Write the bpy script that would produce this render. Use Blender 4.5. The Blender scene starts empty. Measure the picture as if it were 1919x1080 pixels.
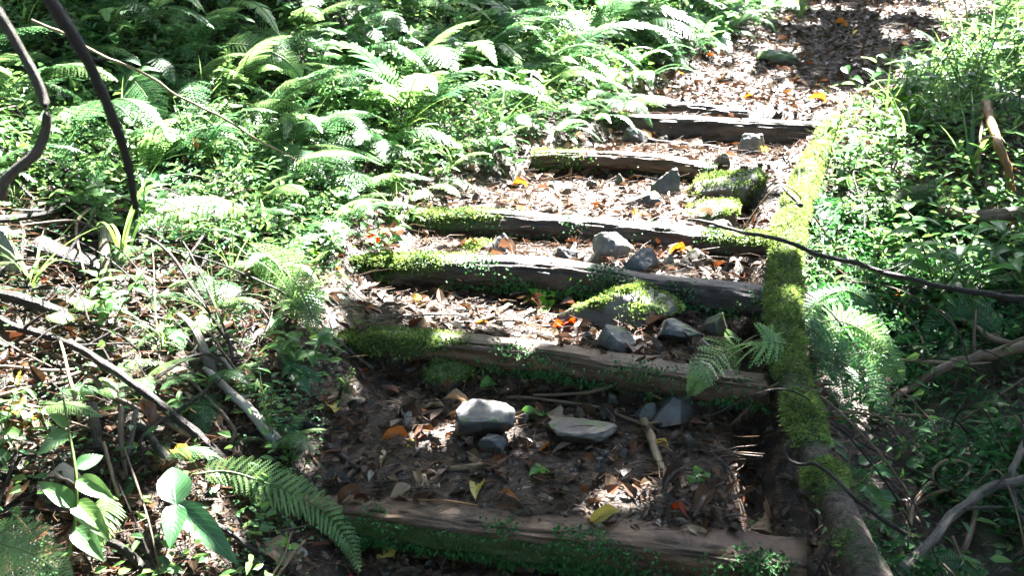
import bpy, math
import numpy as np
from mathutils import Vector, Matrix

# ------------------------------------------------------------------ camera, sky, sun, exposure
S = bpy.context.scene
COL = S.collection
CAM = np.array([0.0, 0.0, 1.5]); PITCH = math.radians(-15); FPX = 2292.0
cam = bpy.data.cameras.new('camera'); camo = bpy.data.objects.new('camera', cam); COL.objects.link(camo)
camo.location = CAM; camo.rotation_euler = (math.pi/2 + PITCH, 0, 0)
cam.sensor_width = 36; cam.lens = FPX/1919*36; cam.clip_end = 400; cam.clip_start = .05
cam.dof.use_dof = True; cam.dof.focus_distance = 3.5; cam.dof.aperture_fstop = 8.0
S.camera = camo
S.render.engine = 'CYCLES'
S.view_settings.view_transform = 'Standard'; S.view_settings.look = 'None'
S.view_settings.exposure = 4.6; S.view_settings.gamma = 1; S.view_settings.use_curve_mapping = False
S.cycles.use_denoising = True; S.cycles.max_bounces = 5; S.cycles.diffuse_bounces = 3; S.cycles.glossy_bounces = 2
S.cycles.transmission_bounces = 2; S.cycles.transparent_max_bounces = 4; S.cycles.sample_clamp_indirect = 4

SUN = np.array([0.34, 0.62, 1.0]); SUN /= np.linalg.norm(SUN)
sun = bpy.data.lights.new('sun', 'SUN'); suno = bpy.data.objects.new('sun', sun); COL.objects.link(suno)
sun.energy = 5.0; sun.angle = math.radians(.53); sun.color = (1, .975, .94)
suno.rotation_euler = Vector(SUN).to_track_quat('Z', 'Y').to_euler()
W = bpy.data.worlds.new('World'); S.world = W; W.use_nodes = True
nt = W.node_tree; sky = nt.nodes.new('ShaderNodeTexSky'); sky.sky_type = 'NISHITA'; sky.sun_disc = False
sky.sun_elevation = math.asin(SUN[2]); sky.sun_rotation = math.atan2(SUN[0], SUN[1])
nt.links.new(sky.outputs[0], nt.nodes['Background'].inputs[0]); nt.nodes['Background'].inputs[1].default_value = .082

# ------------------------------------------------------------------ helpers
rng = np.random.default_rng(11)
U = rng.uniform

def _h(i, j, k):
    n = (i*73856093) ^ (j*19349663) ^ (k*83492791)
    n = (n ^ (n >> 13))*1274126177 & 0x7fffffff
    return ((n ^ (n >> 16)) & 0xffff)/65535.0

def noise(x, y, z=0.0):
    x, y, z = np.broadcast_arrays(np.asarray(x, float), np.asarray(y, float), np.asarray(z, float))
    i, j, k = [np.floor(a).astype(np.int64) for a in (x, y, z)]
    u, v, w = x-i, y-j, z-k
    u, v, w = u*u*(3-2*u), v*v*(3-2*v), w*w*(3-2*w)
    r = 0
    for a in (0, 1):
        for b in (0, 1):
            for c in (0, 1):
                r = r + _h(i+a, j+b, k+c)*(u if a else 1-u)*(v if b else 1-v)*(w if c else 1-w)
    return r

def fbm(x, y, z=0.0, o=3):
    r, a, t = 0, 1, 0
    for q in range(o):
        r = r + a*noise(x*2**q+q*7.3, y*2**q, np.asarray(z)*2**q+q*3.1); t += a; a *= .5
    return r/t

def sstep(a, b, x):
    t = np.clip((x-a)/(b-a), 0, 1); return t*t*(3-2*t)

def raydir(px, py):
    u = (np.asarray(px, float)-959.5)/FPX; v = (540-np.asarray(py, float))/FPX
    c, s = math.cos(PITCH), math.sin(PITCH)
    return np.stack([u, c-v*s, s+v*c], -1)

def P(px, py, Y):
    d = raydir(px, py); return CAM + d*(np.asarray(Y)/d[..., 1])[..., None]

def project(p):
    q = np.asarray(p)-CAM; c, s = math.cos(PITCH), math.sin(PITCH)
    z = q[..., 1]*c+q[..., 2]*s; v = -q[..., 1]*s+q[..., 2]*c
    return 959.5+q[..., 0]/z*FPX, 540-v/z*FPX, z

# ------------------------------------------------------------------ the lie of the land
STEPS = [((620, 925, 2.78), (1500, 1022, 2.55)), ((680, 626, 3.42), (1440, 708, 3.14)),
         ((690, 478, 3.90), (1430, 540, 3.62)), ((780, 393, 4.38), (1430, 432, 4.12)),
         ((1000, 282, 5.10), (1400, 305, 4.90)), ((1160, 212, 5.78), (1560, 228, 5.55)),
         ((1140, 183, 6.12), (1430, 205, 6.0))]
SL = [(P(*a), P(*b)) for a, b in STEPS]
RIS = [.12, .10, .09, .085, .09, .13, .085]
TY = np.array([0, 2.3, 2.7, 3.3, 3.8, 4.25, 5.0, 5.65, 6.1, 7, 9, 12, 18])
XL = np.array([-.5, -.47, -.47, -.46, -.5, -.42, -.02, .45, .6, 1.04, 2.15, 4.2, 8.3])
XR = np.array([.6, .6, .62, .68, .74, .83, 1.0, 1.38, 1.62, 2.22, 3.3, 5.4, 9.5])
ZS = np.array([-.2, .06, .2, .42, .56, .62, .73, .80, .85, 1.0, 1.24, 1.65, 2.5])

def line(k, x):
    a, b = SL[k]; t = np.clip((x-a[0])/(b[0]-a[0]), -.4, 1.4)
    return a[1]+t*(b[1]-a[1]), a[2]+t*(b[2]-a[2])

def trail(x, y):
    L = [line(k, x) for k in range(7)]
    y1, z1 = L[0]
    r = z1-RIS[0]+(y-y1)*.16
    for k in range(7):
        yk, zk = L[k]; zk = zk-.016
        if k < 6:
            yn, zn = L[k+1]; seg = zk+(zn-RIS[k+1]-zk)*np.clip((y-yk)/(yn-yk), 0, 1)
        else:
            seg = zk+(y-yk)*np.interp(y, [6, 9, 30], [.17, .17, .19])
        w = sstep(-.03, .03, y-yk); r = r*(1-w)+seg*w
    return r

def h(x, y):
    x = np.asarray(x, float); y = np.asarray(y, float)
    xl, xr, zs = np.interp(y, TY, XL), np.interp(y, TY, XR), np.interp(y, TY, ZS)
    zs = zs+np.where(y > 18, (y-18)*.3, 0)
    tr = trail(x, y)
    dl, dr = xl-x, x-xr
    l = np.maximum(dl, 0); far = sstep(3, 6, y)
    bl = np.interp(l, [0, .2, .8, 2, 4, 8, 20, 60], [0, .05, .27, .86, 2.0, 4.2, 8, 16])*(.9+.25*far)
    r = np.maximum(dr, 0); near = 1-sstep(3.6, 5.4, y)
    br = (np.interp(r, [0, .18, .5, 1.2, 2.5, 6, 20, 60], [0, -.14, -.34, -.42, -.25, .9, 5, 14])*near
          + np.interp(r, [0, .3, 1, 2.5, 6, 20, 60], [0, .0, .12, .55, 2.0, 6, 15])*(1-near))
    wl, wr = sstep(-.12, .12, dl), sstep(-.02, .16, dr)
    z = tr*(1-wl)*(1-wr)+(zs+bl)*wl+(zs+br)*wr*(1-wl)
    z = z-.13*np.exp(-((dr+.02)/.05)**2)*(1-sstep(4.2, 5, y))
    o = np.clip(l+r, 0, 1)
    z = z+(fbm(x*2.2, y*2.2, 1.7)-.5)*(.02+.2*o)+(fbm(x*9, y*9, 5.2, 2)-.5)*(.022+.05*o)
    return z

_T = np.concatenate([np.arange(1.3, 6, .02), np.arange(6, 18, .06)])
def hit(px, py):
    px = np.atleast_1d(np.asarray(px, float)); py = np.atleast_1d(np.asarray(py, float)); out = []
    for c in range(0, len(px), 400):
        d = raydir(px[c:c+400], py[c:c+400]); d = d/d[:, 1:2]
        X = d[:, None, 0]*_T; Z = CAM[2]+d[:, None, 2]*_T
        b = Z < h(X, np.broadcast_to(_T, X.shape)); i = np.where(b.any(1), b.argmax(1), len(_T)-1)
        out.append(CAM+d*_T[i][:, None])
    return np.concatenate(out)

def G(px, py, off=0.0):
    """point on the ground seen at a pixel, raised towards the viewer by off metres; off >= 1 is a distance instead"""
    if off >= 1: return P(px, py, off)
    p = hit(px, py)[0]; d = CAM-p; return p+d/np.linalg.norm(d)*off

def normal(x, y, e=.03):
    gx = (h(x+e, y)-h(x-e, y))/(2*e); gy = (h(x, y+e)-h(x, y-e))/(2*e)
    n = np.stack([-gx, -gy, np.ones_like(gx)], -1); return n/np.linalg.norm(n, axis=-1, keepdims=True)

def unit(v): return v/np.maximum(np.linalg.norm(v, axis=-1, keepdims=True), 1e-9)

# ---- mesh building
def mesh(name, V, F, mats, idx=None, smooth=True, attr=None, uv=None):
    V = np.asarray(V, np.float32); me = bpy.data.meshes.new(name)
    if isinstance(F, np.ndarray):
        n, k = F.shape; me.vertices.add(len(V)); me.vertices.foreach_set('co', V.ravel())
        me.loops.add(n*k); me.loops.foreach_set('vertex_index', F.ravel().astype(np.int32))
        me.polygons.add(n); me.polygons.foreach_set('loop_start', np.arange(0, n*k, k, dtype=np.int32))
        me.polygons.foreach_set('loop_total', np.full(n, k, np.int32))
    else:
        me.from_pydata([tuple(map(float, v)) for v in V], [], [tuple(map(int, f)) for f in F])
    for m in (mats if isinstance(mats, (list, tuple)) else [mats]): me.materials.append(m)
    if idx is not None: me.polygons.foreach_set('material_index', np.asarray(idx, np.int32))
    me.update(calc_edges=True)
    me.polygons.foreach_set('use_smooth', np.full(len(me.polygons), smooth))
    for k, a in (attr or {}).items():
        at = me.attributes.new(k, 'FLOAT', 'POINT'); at.data.foreach_set('value', np.asarray(a, np.float32))
    if uv is not None:
        at = me.attributes.new('along', 'FLOAT_VECTOR', 'POINT'); at.data.foreach_set('vector', np.asarray(uv, np.float32).ravel())
    return me

def link(name, me, parent=None, loc=None):
    o = bpy.data.objects.new(name, me); COL.objects.link(o)
    if parent is not None:
        o.parent = parent
    if loc is not None: o.location = loc
    return o

def tag(o, label=None, cat=None, group=None, kind=None):
    for k, v in (('label', label), ('category', cat), ('group', group), ('kind', kind)):
        if v: o[k] = v
    return o

def empty(name, loc, label=None, cat=None, group=None, rot=None):
    o = bpy.data.objects.new(name, None); COL.objects.link(o); o.location = loc; o.empty_display_size = .1
    if rot is not None: o.rotation_euler = rot
    return tag(o, label, cat, group)

def smooth_path(pts, n):
    """Catmull-Rom through pts (m,d) -> (n,d)"""
    p = np.asarray(pts, float)
    if len(p) == 2: return p[0]+(p[1]-p[0])*np.linspace(0, 1, n)[:, None]
    q = np.vstack([2*p[0]-p[1], p, 2*p[-1]-p[-2]]); t = np.linspace(0, len(p)-1-1e-6, n)
    i = t.astype(int); f = (t-i)[:, None]; a, b, c, d = q[i], q[i+1], q[i+2], q[i+3]
    return .5*((2*b)+(c-a)*f+(2*a-5*b+4*c-d)*f**2+(3*b-a-3*c+d)*f**3)

def tube_geo(path, rad, sides=8, rough=.08, seed=0.0, flat=2.0, squash=1.0, up=(0, 0, 1)):
    """swept round (flat=2) or squared (flat>2) bar; returns V, F(list), along"""
    n = len(path); T = unit(np.gradient(path, axis=0)); rad = np.broadcast_to(rad, (n,))
    upv = np.array(up, float)
    if abs(T[:, 2]).mean() > .85: upv = np.array([0, 1.0, 0])
    Sd = unit(np.cross(T, upv)); N = np.cross(Sd, T)
    a = np.linspace(0, 2*math.pi, sides, endpoint=False)
    ca, sa = np.cos(a), np.sin(a)
    ca, sa = np.sign(ca)*abs(ca)**(2/flat), np.sign(sa)*abs(sa)**(2/flat)
    L = np.concatenate([[0], np.cumsum(np.linalg.norm(np.diff(path, axis=0), axis=1))])
    A, LL = np.meshgrid(a, L)
    k = 1/np.maximum(rad.mean(), 1e-4)
    d = 1+rough*((fbm(LL*k*.35+seed, np.cos(A)*1.5+9, np.sin(A)*1.5+seed)-.5)*2.4+(fbm(LL*k*.9+seed, np.cos(A)*7+9, np.sin(A)*7+seed)-.5)*1.2)
    R = rad[:, None]*d
    V = path[:, None]+Sd[:, None]*(R*ca*squash)[..., None]+N[:, None]*(R*sa)[..., None]
    V = V.reshape(-1, 3); F = []
    for i in range(n-1):
        for j in range(sides):
            jj = (j+1) % sides; F.append((i*sides+j, i*sides+jj, (i+1)*sides+jj, (i+1)*sides+j))
    c0 = len(V); V = np.vstack([V, path[0]-T[0]*rad[0]*.25, path[-1]+T[-1]*rad[-1]*.25])
    for j in range(sides):
        jj = (j+1) % sides; F.append((c0, jj, j)); F.append((c0+1, (n-1)*sides+j, (n-1)*sides+jj))
    al = np.stack([LL, np.cos(A)*.05, np.sin(A)*.05], -1).reshape(-1, 3)
    al = np.vstack([al, al[0], al[-1]])
    return V, F, al, (T, Sd, N)

def leaves(name, p, d, n, L, Wd, mat, parent=None, fold=.25, droop=.25):
    """cloud of small folded leaves: base points p, directions d, normals n, lengths L, widths Wd"""
    N = len(p); d = unit(d); s = unit(np.cross(d, n)); n = np.cross(s, d)
    L = np.broadcast_to(L, (N,))[:, None]; Wd = np.broadcast_to(Wd, (N,))[:, None]
    def at(u, v): return p+d*L*u-n*L*droop*u*u+s*Wd*v+n*Wd*abs(v)*fold*2
    V = np.stack([at(0, 0), at(.3, .5), at(.68, .36), at(1, 0), at(.68, -.36), at(.3, -.5)], 1).reshape(-1, 3)
    b = (np.arange(N)*6)[:, None]
    F = np.concatenate([b+np.array([[0, 1, 2, 3]]), b+np.array([[3, 4, 5, 0]])])
    return link(name, mesh(name, V, F, mat, smooth=False), parent)

def blades(name, p, d, L, Wd, mat, parent=None):
    N = len(p); d = unit(d); s = unit(np.cross(d, U(-1, 1, (N, 3))))
    L = np.broadcast_to(L, (N,))[:, None]; Wd = np.broadcast_to(Wd, (N,))[:, None]
    g = np.array([0, 0, -1.0])
    V = np.stack([p-s*Wd*.5, p+s*Wd*.5, p+d*L*.6+s*Wd*.45+g*L*.05, p+d*L+g*L*.25, p+d*L*.6-s*Wd*.45+g*L*.05], 1).reshape(-1, 3)
    F = (np.arange(N)*5)[:, None]+np.arange(5)[None]
    return link(name, mesh(name, V, F, mat, smooth=False), parent)

def shape_leaf(L, Wd, n=7, fold=.2, droop=.2, curl=0.0, wav=0.0, lobes=0, tipy=.55, seed=0):
    """one modelled leaf blade in the xy plane along +x, with midrib fold, droop and waves"""
    V = []
    for i in range(n+1):
        t = i/n; w = (math.sin(math.pi*min(1, t**tipy))**.85 if 0 < t < 1 else 0)*Wd/2+.0004
        if lobes: w *= 1+.35*math.sin(t*lobes*2*math.pi)
        z0 = -droop*L*t*t+curl*L*math.sin(t*math.pi)*.4
        bend = curl*t*1.6
        for v in (-1, -.5, 0, .5, 1):
            zz = z0+abs(v)*w*fold*2+wav*w*math.sin(t*11+v*3+seed)+curl*w*v*v*.9
            V.append((L*t*math.cos(bend*.6), v*w*(1-.3*abs(curl)*abs(v))+wav*L*.05*math.sin(t*5+seed), zz))
    F = [(i*5+j, i*5+j+1, (i+1)*5+j+1, (i+1)*5+j) for i in range(n) for j in range(4)]
    return np.array(V), F

def merge(parts):
    """[(V,F,matidx)] -> V,F,idx"""
    V, F, I, o = [], [], [], 0
    for v, f, m in parts:
        V.append(v); F += [tuple(a+o for a in q) for q in f]; I += [m]*len(f); o += len(v)
    return np.vstack(V), F, I

# ------------------------------------------------------------------ materials
def nodes(name):
    m = bpy.data.materials.new(name); m.use_nodes = True; t = m.node_tree
    return m, t, t.nodes['Principled BSDF'], (lambda k, **kw: _new(t, k, kw)), (lambda a, b: t.links.new(a, b))
def _new(t, k, kw):
    n = t.nodes.new('ShaderNode'+k)
    for a, b in kw.items(): setattr(n, a, b)
    return n
def ramp(N, stops, interp='LINEAR'):
    r = N('ValToRGB'); e = r.color_ramp.elements; r.color_ramp.interpolation = interp
    while len(e) < len(stops): e.new(.5)
    for q, (p, c) in zip(e, stops): q.position = p; q.color = (*c, 1)
    return r

def leafmat(name, cols, rough=.42, trans=.35, scale=60, spec=.42, vein=False, lo=.6, hi=1.5, spots=.35):
    m, t, B, N, Lk = nodes(name)
    geo = N('NewGeometry'); oi = N('ObjectInfo'); ad = N('Math', operation='ADD'); fr = N('Math', operation='FRACT')
    Lk(geo.outputs['Random Per Island'], ad.inputs[0]); Lk(oi.outputs['Random'], ad.inputs[1]); Lk(ad.outputs[0], fr.inputs[0])
    r = ramp(N, [((i+.0)/max(1, len(cols)-1), c) for i, c in enumerate(cols)]); Lk(fr.outputs[0], r.inputs[0])
    tc = N('TexCoord'); nz = N('TexNoise'); nz.inputs['Scale'].default_value = scale; nz.inputs['Detail'].default_value = 4; Lk(tc.outputs['Object'], nz.inputs[0])
    hs = N('HueSaturation'); mr = N('MapRange'); mr.inputs[1].default_value = .3; mr.inputs[2].default_value = .7; mr.inputs[3].default_value = lo; mr.inputs[4].default_value = hi
    Lk(nz.outputs[0], mr.inputs[0]); Lk(mr.outputs[0], hs.inputs['Value']); Lk(r.outputs[0], hs.inputs['Color'])
    out = hs.outputs[0]
    if spots:
        n2 = N('TexNoise'); n2.inputs['Scale'].default_value = scale*2.3; n2.inputs['Detail'].default_value = 3; Lk(tc.outputs['Object'], n2.inputs[0])
        m2 = N('MapRange'); m2.inputs[1].default_value = .63; m2.inputs[2].default_value = .7; m2.inputs[4].default_value = spots; Lk(n2.outputs[0], m2.inputs[0])
        mx = N('MixRGB'); mx.inputs[2].default_value = (.09, .055, .02, 1); Lk(m2.outputs[0], mx.inputs[0]); Lk(out, mx.inputs[1]); out = mx.outputs[0]
    if vein:
        at = N('Attribute', attribute_name='along'); sx = N('SeparateXYZ'); Lk(at.outputs['Vector'], sx.inputs[0])
        av = N('Math', operation='ABSOLUTE'); Lk(sx.outputs[1], av.inputs[0])
        a1 = N('Math', operation='MULTIPLY'); a1.inputs[1].default_value = 9; Lk(sx.outputs[0], a1.inputs[0])
        a2 = N('Math', operation='MULTIPLY_ADD'); a2.inputs[1].default_value = -2.4; Lk(av.outputs[0], a2.inputs[0]); Lk(a1.outputs[0], a2.inputs[2])
        pp = N('Math', operation='PINGPONG'); pp.inputs[1].default_value = .5; Lk(a2.outputs[0], pp.inputs[0])
        m3 = N('MapRange'); m3.inputs[1].default_value = .12; m3.inputs[2].default_value = .02; m3.inputs[4].default_value = .45; Lk(pp.outputs[0], m3.inputs[0])
        m4 = N('MapRange'); m4.inputs[1].default_value = .07; m4.inputs[2].default_value = .03; m4.inputs[4].default_value = .8; Lk(av.outputs[0], m4.inputs[0])
        mm = N('Math', operation='MAXIMUM'); Lk(m3.outputs[0], mm.inputs[0]); Lk(m4.outputs[0], mm.inputs[1])
        mx = N('MixRGB'); mx.inputs[2].default_value = (*[min(1, c*2.0+.02) for c in cols[-1]], 1); Lk(mm.outputs[0], mx.inputs[0]); Lk(out, mx.inputs[1]); out = mx.outputs[0]
        bp = N('Bump'); bp.inputs['Strength'].default_value = .5; bp.inputs['Distance'].default_value = .002; Lk(mm.outputs[0], bp.inputs['Height']); Lk(bp.outputs[0], B.inputs['Normal'])
    Lk(out, B.inputs['Base Color']); B.inputs['Roughness'].default_value = rough
    B.inputs['Specular IOR Level'].default_value = spec
    tr = N('BsdfTranslucent'); mx = N('MixShader'); mx.inputs[0].default_value = trans
    h2 = N('HueSaturation'); h2.inputs['Value'].default_value = 1.9; h2.inputs['Saturation'].default_value = 1.05; h2.inputs['Hue'].default_value = .495
    Lk(out, h2.inputs['Color']); Lk(h2.outputs[0], tr.inputs[0])
    Lk(B.outputs[0], mx.inputs[1]); Lk(tr.outputs[0], mx.inputs[2])
    Lk(mx.outputs[0], t.nodes['Material Output'].inputs[0])
    return m

def barkmat(name, c1, c2, moss=(.026, .05, .011), rough=.55, sx=3, sy=90, bump=.5, deep=.006):
    m, t, B, N, Lk = nodes(name)
    at = N('Attribute', attribute_name='along'); mp = N('Mapping'); mp.inputs['Scale'].default_value = (sx*3, sy, sy)
    Lk(at.outputs['Vector'], mp.inputs[0])
    nz = N('TexNoise'); nz.inputs['Scale'].default_value = 1; nz.inputs['Detail'].default_value = 8; nz.inputs['Roughness'].default_value = .65
    Lk(mp.outputs[0], nz.inputs[0])
    tc = N('TexCoord'); n2 = N('TexNoise'); n2.inputs['Scale'].default_value = 9; n2.inputs['Detail'].default_value = 6; Lk(tc.outputs['Object'], n2.inputs[0])
    r = ramp(N, [(.32, c1), (.5, tuple((a+b)/2 for a, b in zip(c1, c2))), (.68, c2)]); Lk(nz.outputs[0], r.inputs[0])
    hs = N('HueSaturation'); mr = N('MapRange'); mr.inputs[1].default_value = .3; mr.inputs[2].default_value = .7; mr.inputs[3].default_value = .55; mr.inputs[4].default_value = 1.4
    Lk(n2.outputs[0], mr.inputs[0]); Lk(mr.outputs[0], hs.inputs['Value']); Lk(r.outputs[0], hs.inputs['Color'])
    ma = N('Attribute', attribute_name='moss'); mx = N('MixRGB'); mx.inputs[2].default_value = (*moss, 1)
    n3 = N('TexNoise'); n3.inputs['Scale'].default_value = 45; n3.inputs['Detail'].default_value = 5; Lk(tc.outputs['Object'], n3.inputs[0])
    ad = N('Math', operation='ADD'); Lk(ma.outputs['Fac'], ad.inputs[0]); Lk(n3.outputs[0], ad.inputs[1])
    m2 = N('MapRange'); m2.inputs[1].default_value = .75; m2.inputs[2].default_value = 1.0; Lk(ad.outputs[0], m2.inputs[0])
    Lk(m2.outputs[0], mx.inputs[0]); Lk(hs.outputs[0], mx.inputs[1]); Lk(mx.outputs[0], B.inputs['Base Color'])
    B.inputs['Roughness'].default_value = rough; B.inputs['Specular IOR Level'].default_value = .3
    bp = N('Bump'); bp.inputs['Strength'].default_value = bump; bp.inputs['Distance'].default_value = deep
    a2 = N('Math', operation='ADD'); Lk(nz.outputs[0], a2.inputs[0]); Lk(n3.outputs[0], a2.inputs[1]); Lk(a2.outputs[0], bp.inputs['Height'])
    Lk(bp.outputs[0], B.inputs['Normal'])
    return m

def rockmat(name, c1, c2, moss=(.04, .075, .012), rough=.5):
    m, t, B, N, Lk = nodes(name)
    tc = N('TexCoord'); n = N('TexNoise'); n.inputs['Scale'].default_value = 22; n.inputs['Detail'].default_value = 9; n.inputs['Roughness'].default_value = .7
    Lk(tc.outputs['Object'], n.inputs[0]); r = ramp(N, [(.3, c1), (.7, c2)]); Lk(n.outputs[0], r.inputs[0])
    vo = N('TexVoronoi'); vo.inputs['Scale'].default_value = 120; Lk(tc.outputs['Object'], vo.inputs[0])
    r3 = ramp(N, [(0, (.55, .55, .55)), (.5, (1, 1, 1))]); Lk(vo.outputs['Distance'], r3.inputs[0])
    mu = N('MixRGB', blend_type='MULTIPLY'); mu.inputs[0].default_value = .6; Lk(r.outputs[0], mu.inputs[1]); Lk(r3.outputs[0], mu.inputs[2])
    ma = N('Attribute', attribute_name='moss'); ad = N('Math', operation='ADD'); Lk(ma.outputs['Fac'], ad.inputs[0]); Lk(n.outputs[0], ad.inputs[1])
    m2 = N('MapRange'); m2.inputs[1].default_value = .85; m2.inputs[2].default_value = 1.1; Lk(ad.outputs[0], m2.inputs[0])
    mx = N('MixRGB'); mx.inputs[2].default_value = (*moss, 1); Lk(m2.outputs[0], mx.inputs[0]); Lk(mu.outputs[0], mx.inputs[1])
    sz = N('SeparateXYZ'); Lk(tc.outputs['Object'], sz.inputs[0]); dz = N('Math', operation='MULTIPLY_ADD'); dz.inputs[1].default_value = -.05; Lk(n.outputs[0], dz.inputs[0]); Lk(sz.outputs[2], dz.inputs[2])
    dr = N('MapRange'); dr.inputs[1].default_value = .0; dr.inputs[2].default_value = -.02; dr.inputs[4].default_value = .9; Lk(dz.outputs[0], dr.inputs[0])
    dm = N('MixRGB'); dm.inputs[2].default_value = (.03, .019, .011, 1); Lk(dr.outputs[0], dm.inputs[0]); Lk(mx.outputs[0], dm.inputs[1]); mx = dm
    Lk(mx.outputs[0], B.inputs['Base Color']); B.inputs['Roughness'].default_value = rough
    bp = N('Bump'); bp.inputs['Strength'].default_value = .6; bp.inputs['Distance'].default_value = .006; Lk(n.outputs[0], bp.inputs['Height']); Lk(bp.outputs[0], B.inputs['Normal'])
    return m

def soilmat():
    m, t, B, N, Lk = nodes('forest_soil')
    tc = N('TexCoord')
    def nz(s, d=6, r=.6):
        n = N('TexNoise'); n.inputs['Scale'].default_value = s; n.inputs['Detail'].default_value = d; n.inputs['Roughness'].default_value = r
        Lk(tc.outputs['Object'], n.inputs[0]); return n
    a, b = nz(4), nz(38, 8, .7)
    base = ramp(N, [(.3, (.007, .004, .003)), (.5, (.022, .013, .008)), (.72, (.052, .033, .021))]); Lk(b.outputs[0], base.inputs[0])
    # flecks of dead leaf
    wr = N('MixRGB'); wr.inputs[0].default_value = .06; Lk(tc.outputs['Object'], wr.inputs[1]); Lk(b.outputs['Color'], wr.inputs[2])
    v = N('TexVoronoi'); v.inputs['Scale'].default_value = 62; Lk(wr.outputs[0], v.inputs[0])
    sp = N('SeparateColor'); Lk(v.outputs['Color'], sp.inputs[0])
    fl = ramp(N, [(0, (.02, .013, .009)), (.3, (.045, .028, .017)), (.5, (.08, .047, .024)), (.7, (.13, .1, .07)), (.85, (.04, .028, .02)), (1, (.17, .14, .105))], 'CONSTANT')
    Lk(sp.outputs[0], fl.inputs[0])
    sel = N('MapRange'); sel.inputs[1].default_value = .45; sel.inputs[2].default_value = .5; Lk(sp.outputs[1], sel.inputs[0])
    mx = N('MixRGB'); Lk(sel.outputs[0], mx.inputs[0]); Lk(base.outputs[0], mx.inputs[1]); Lk(fl.outputs[0], mx.inputs[2])
    ma = N('Attribute', attribute_name='moss'); ad = N('Math', operation='ADD'); Lk(ma.outputs['Fac'], ad.inputs[0]); Lk(a.outputs[0], ad.inputs[1])
    m2 = N('MapRange'); m2.inputs[1].default_value = .9; m2.inputs[2].default_value = 1.15; Lk(ad.outputs[0], m2.inputs[0])
    m3 = N('MixRGB'); m3.inputs[2].default_value = (.02, .028, .009, 1); Lk(m2.outputs[0], m3.inputs[0]); Lk(mx.outputs[0], m3.inputs[1])
    Lk(m3.outputs[0], B.inputs['Base Color'])
    B.inputs['Roughness'].default_value = .55; B.inputs['Specular IOR Level'].default_value = .3
    bp = N('Bump'); bp.inputs['Strength'].default_value = .9; bp.inputs['Distance'].default_value = .012
    a2 = N('Math', operation='ADD'); Lk(b.outputs[0], a2.inputs[0]); Lk(sp.outputs[2], a2.inputs[1]); Lk(a2.outputs[0], bp.inputs['Height']); Lk(bp.outputs[0], B.inputs['Normal'])
    return m

M = dict(
    soil=soilmat(),
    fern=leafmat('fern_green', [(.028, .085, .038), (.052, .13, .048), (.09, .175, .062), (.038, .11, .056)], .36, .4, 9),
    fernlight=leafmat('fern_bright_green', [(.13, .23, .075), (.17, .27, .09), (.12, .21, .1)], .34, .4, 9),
    dry=leafmat('fern_dead_brown', [(.13, .07, .03), (.2, .12, .055), (.09, .05, .025)], .6, .25),
    herb=leafmat('broadleaf_green', [(.032, .088, .03), (.06, .14, .038), (.105, .185, .045), (.042, .11, .05)], .34, .38, 18, vein=True),
    lime=leafmat('young_leaf_lime', [(.12, .3, .02), (.17, .36, .03), (.1, .26, .02)], .35, .45, 18, vein=True),
    hero=leafmat('glossy_leaf_green', [(.03, .09, .035), (.045, .12, .045)], .3, .28, 25, vein=True, lo=.7, hi=1.3),
    grass=leafmat('grass_blade_green', [(.07, .15, .04), (.12, .21, .045), (.06, .13, .05), (.18, .22, .07)], .35, .4, 20),
    cover=leafmat('creeper_leaf_green', [(.038, .092, .034), (.07, .145, .042), (.12, .195, .05), (.044, .108, .052)], .34, .38, 6),
    moss=leafmat('moss_green', [(.05, .09, .022), (.1, .16, .035), (.15, .22, .05), (.07, .12, .028), (.12, .12, .045)], .65, .35, 14, lo=.4, hi=1.5),
    mossdark=leafmat('moss_dark_green', [(.012, .055, .014), (.022, .085, .02), (.035, .12, .022)], .6, .25, 30),
    canopy=leafmat('canopy_leaf_green', [(.02, .06, .012), (.03, .08, .016)], .45, .06, 10),
    stalk=barkmat('green_stalk', (.05, .09, .02), (.09, .13, .03), bump=.1),
    litter=leafmat('litter_flakes', [(.013, .008, .005), (.042, .021, .010), (.06, .027, .011), (.075, .045, .024), (.02, .011, .006), (.1, .074, .05), (.075, .024, .008), (.02, .011, .007)], .42, .1, 40, lo=.5, hi=1.5, spec=.28),
    beam=barkmat('weathered_wood', (.012, .007, .004), (.125, .073, .041), rough=.55, bump=1),
    beamgrey=barkmat('wet_grey_wood', (.009, .007, .006), (.058, .043, .036), rough=.5, bump=1),
    bark=barkmat('side_log_bark', (.010, .007, .005), (.12, .09, .066), sx=22, sy=60, rough=.75, bump=1, deep=.016),
    dark=barkmat('wet_dark_twig', (.006, .005, .004), (.05, .038, .03), sx=14, rough=.5, bump=1, deep=.01),
    brown=barkmat('brown_twig', (.05, .032, .02), (.16, .11, .07), rough=.5),
    tan=barkmat('tan_twig', (.09, .06, .032), (.24, .17, .1), rough=.5),
    grey=barkmat('grey_branch', (.03, .026, .02), (.17, .15, .125), sx=12, rough=.6, bump=1, deep=.01),
    white=barkmat('bleached_stick', (.2, .17, .14), (.38, .34, .3), rough=.6),
    orange=barkmat('orange_stub', (.12, .055, .02), (.26, .14, .055), rough=.5),
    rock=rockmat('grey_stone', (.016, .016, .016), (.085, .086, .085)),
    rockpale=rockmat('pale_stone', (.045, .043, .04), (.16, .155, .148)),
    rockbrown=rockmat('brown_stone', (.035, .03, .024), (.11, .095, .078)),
    trunk=barkmat('tree_bark', (.04, .03, .022), (.14, .11, .08), sx=10, rough=.8, bump=1),
)
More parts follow.
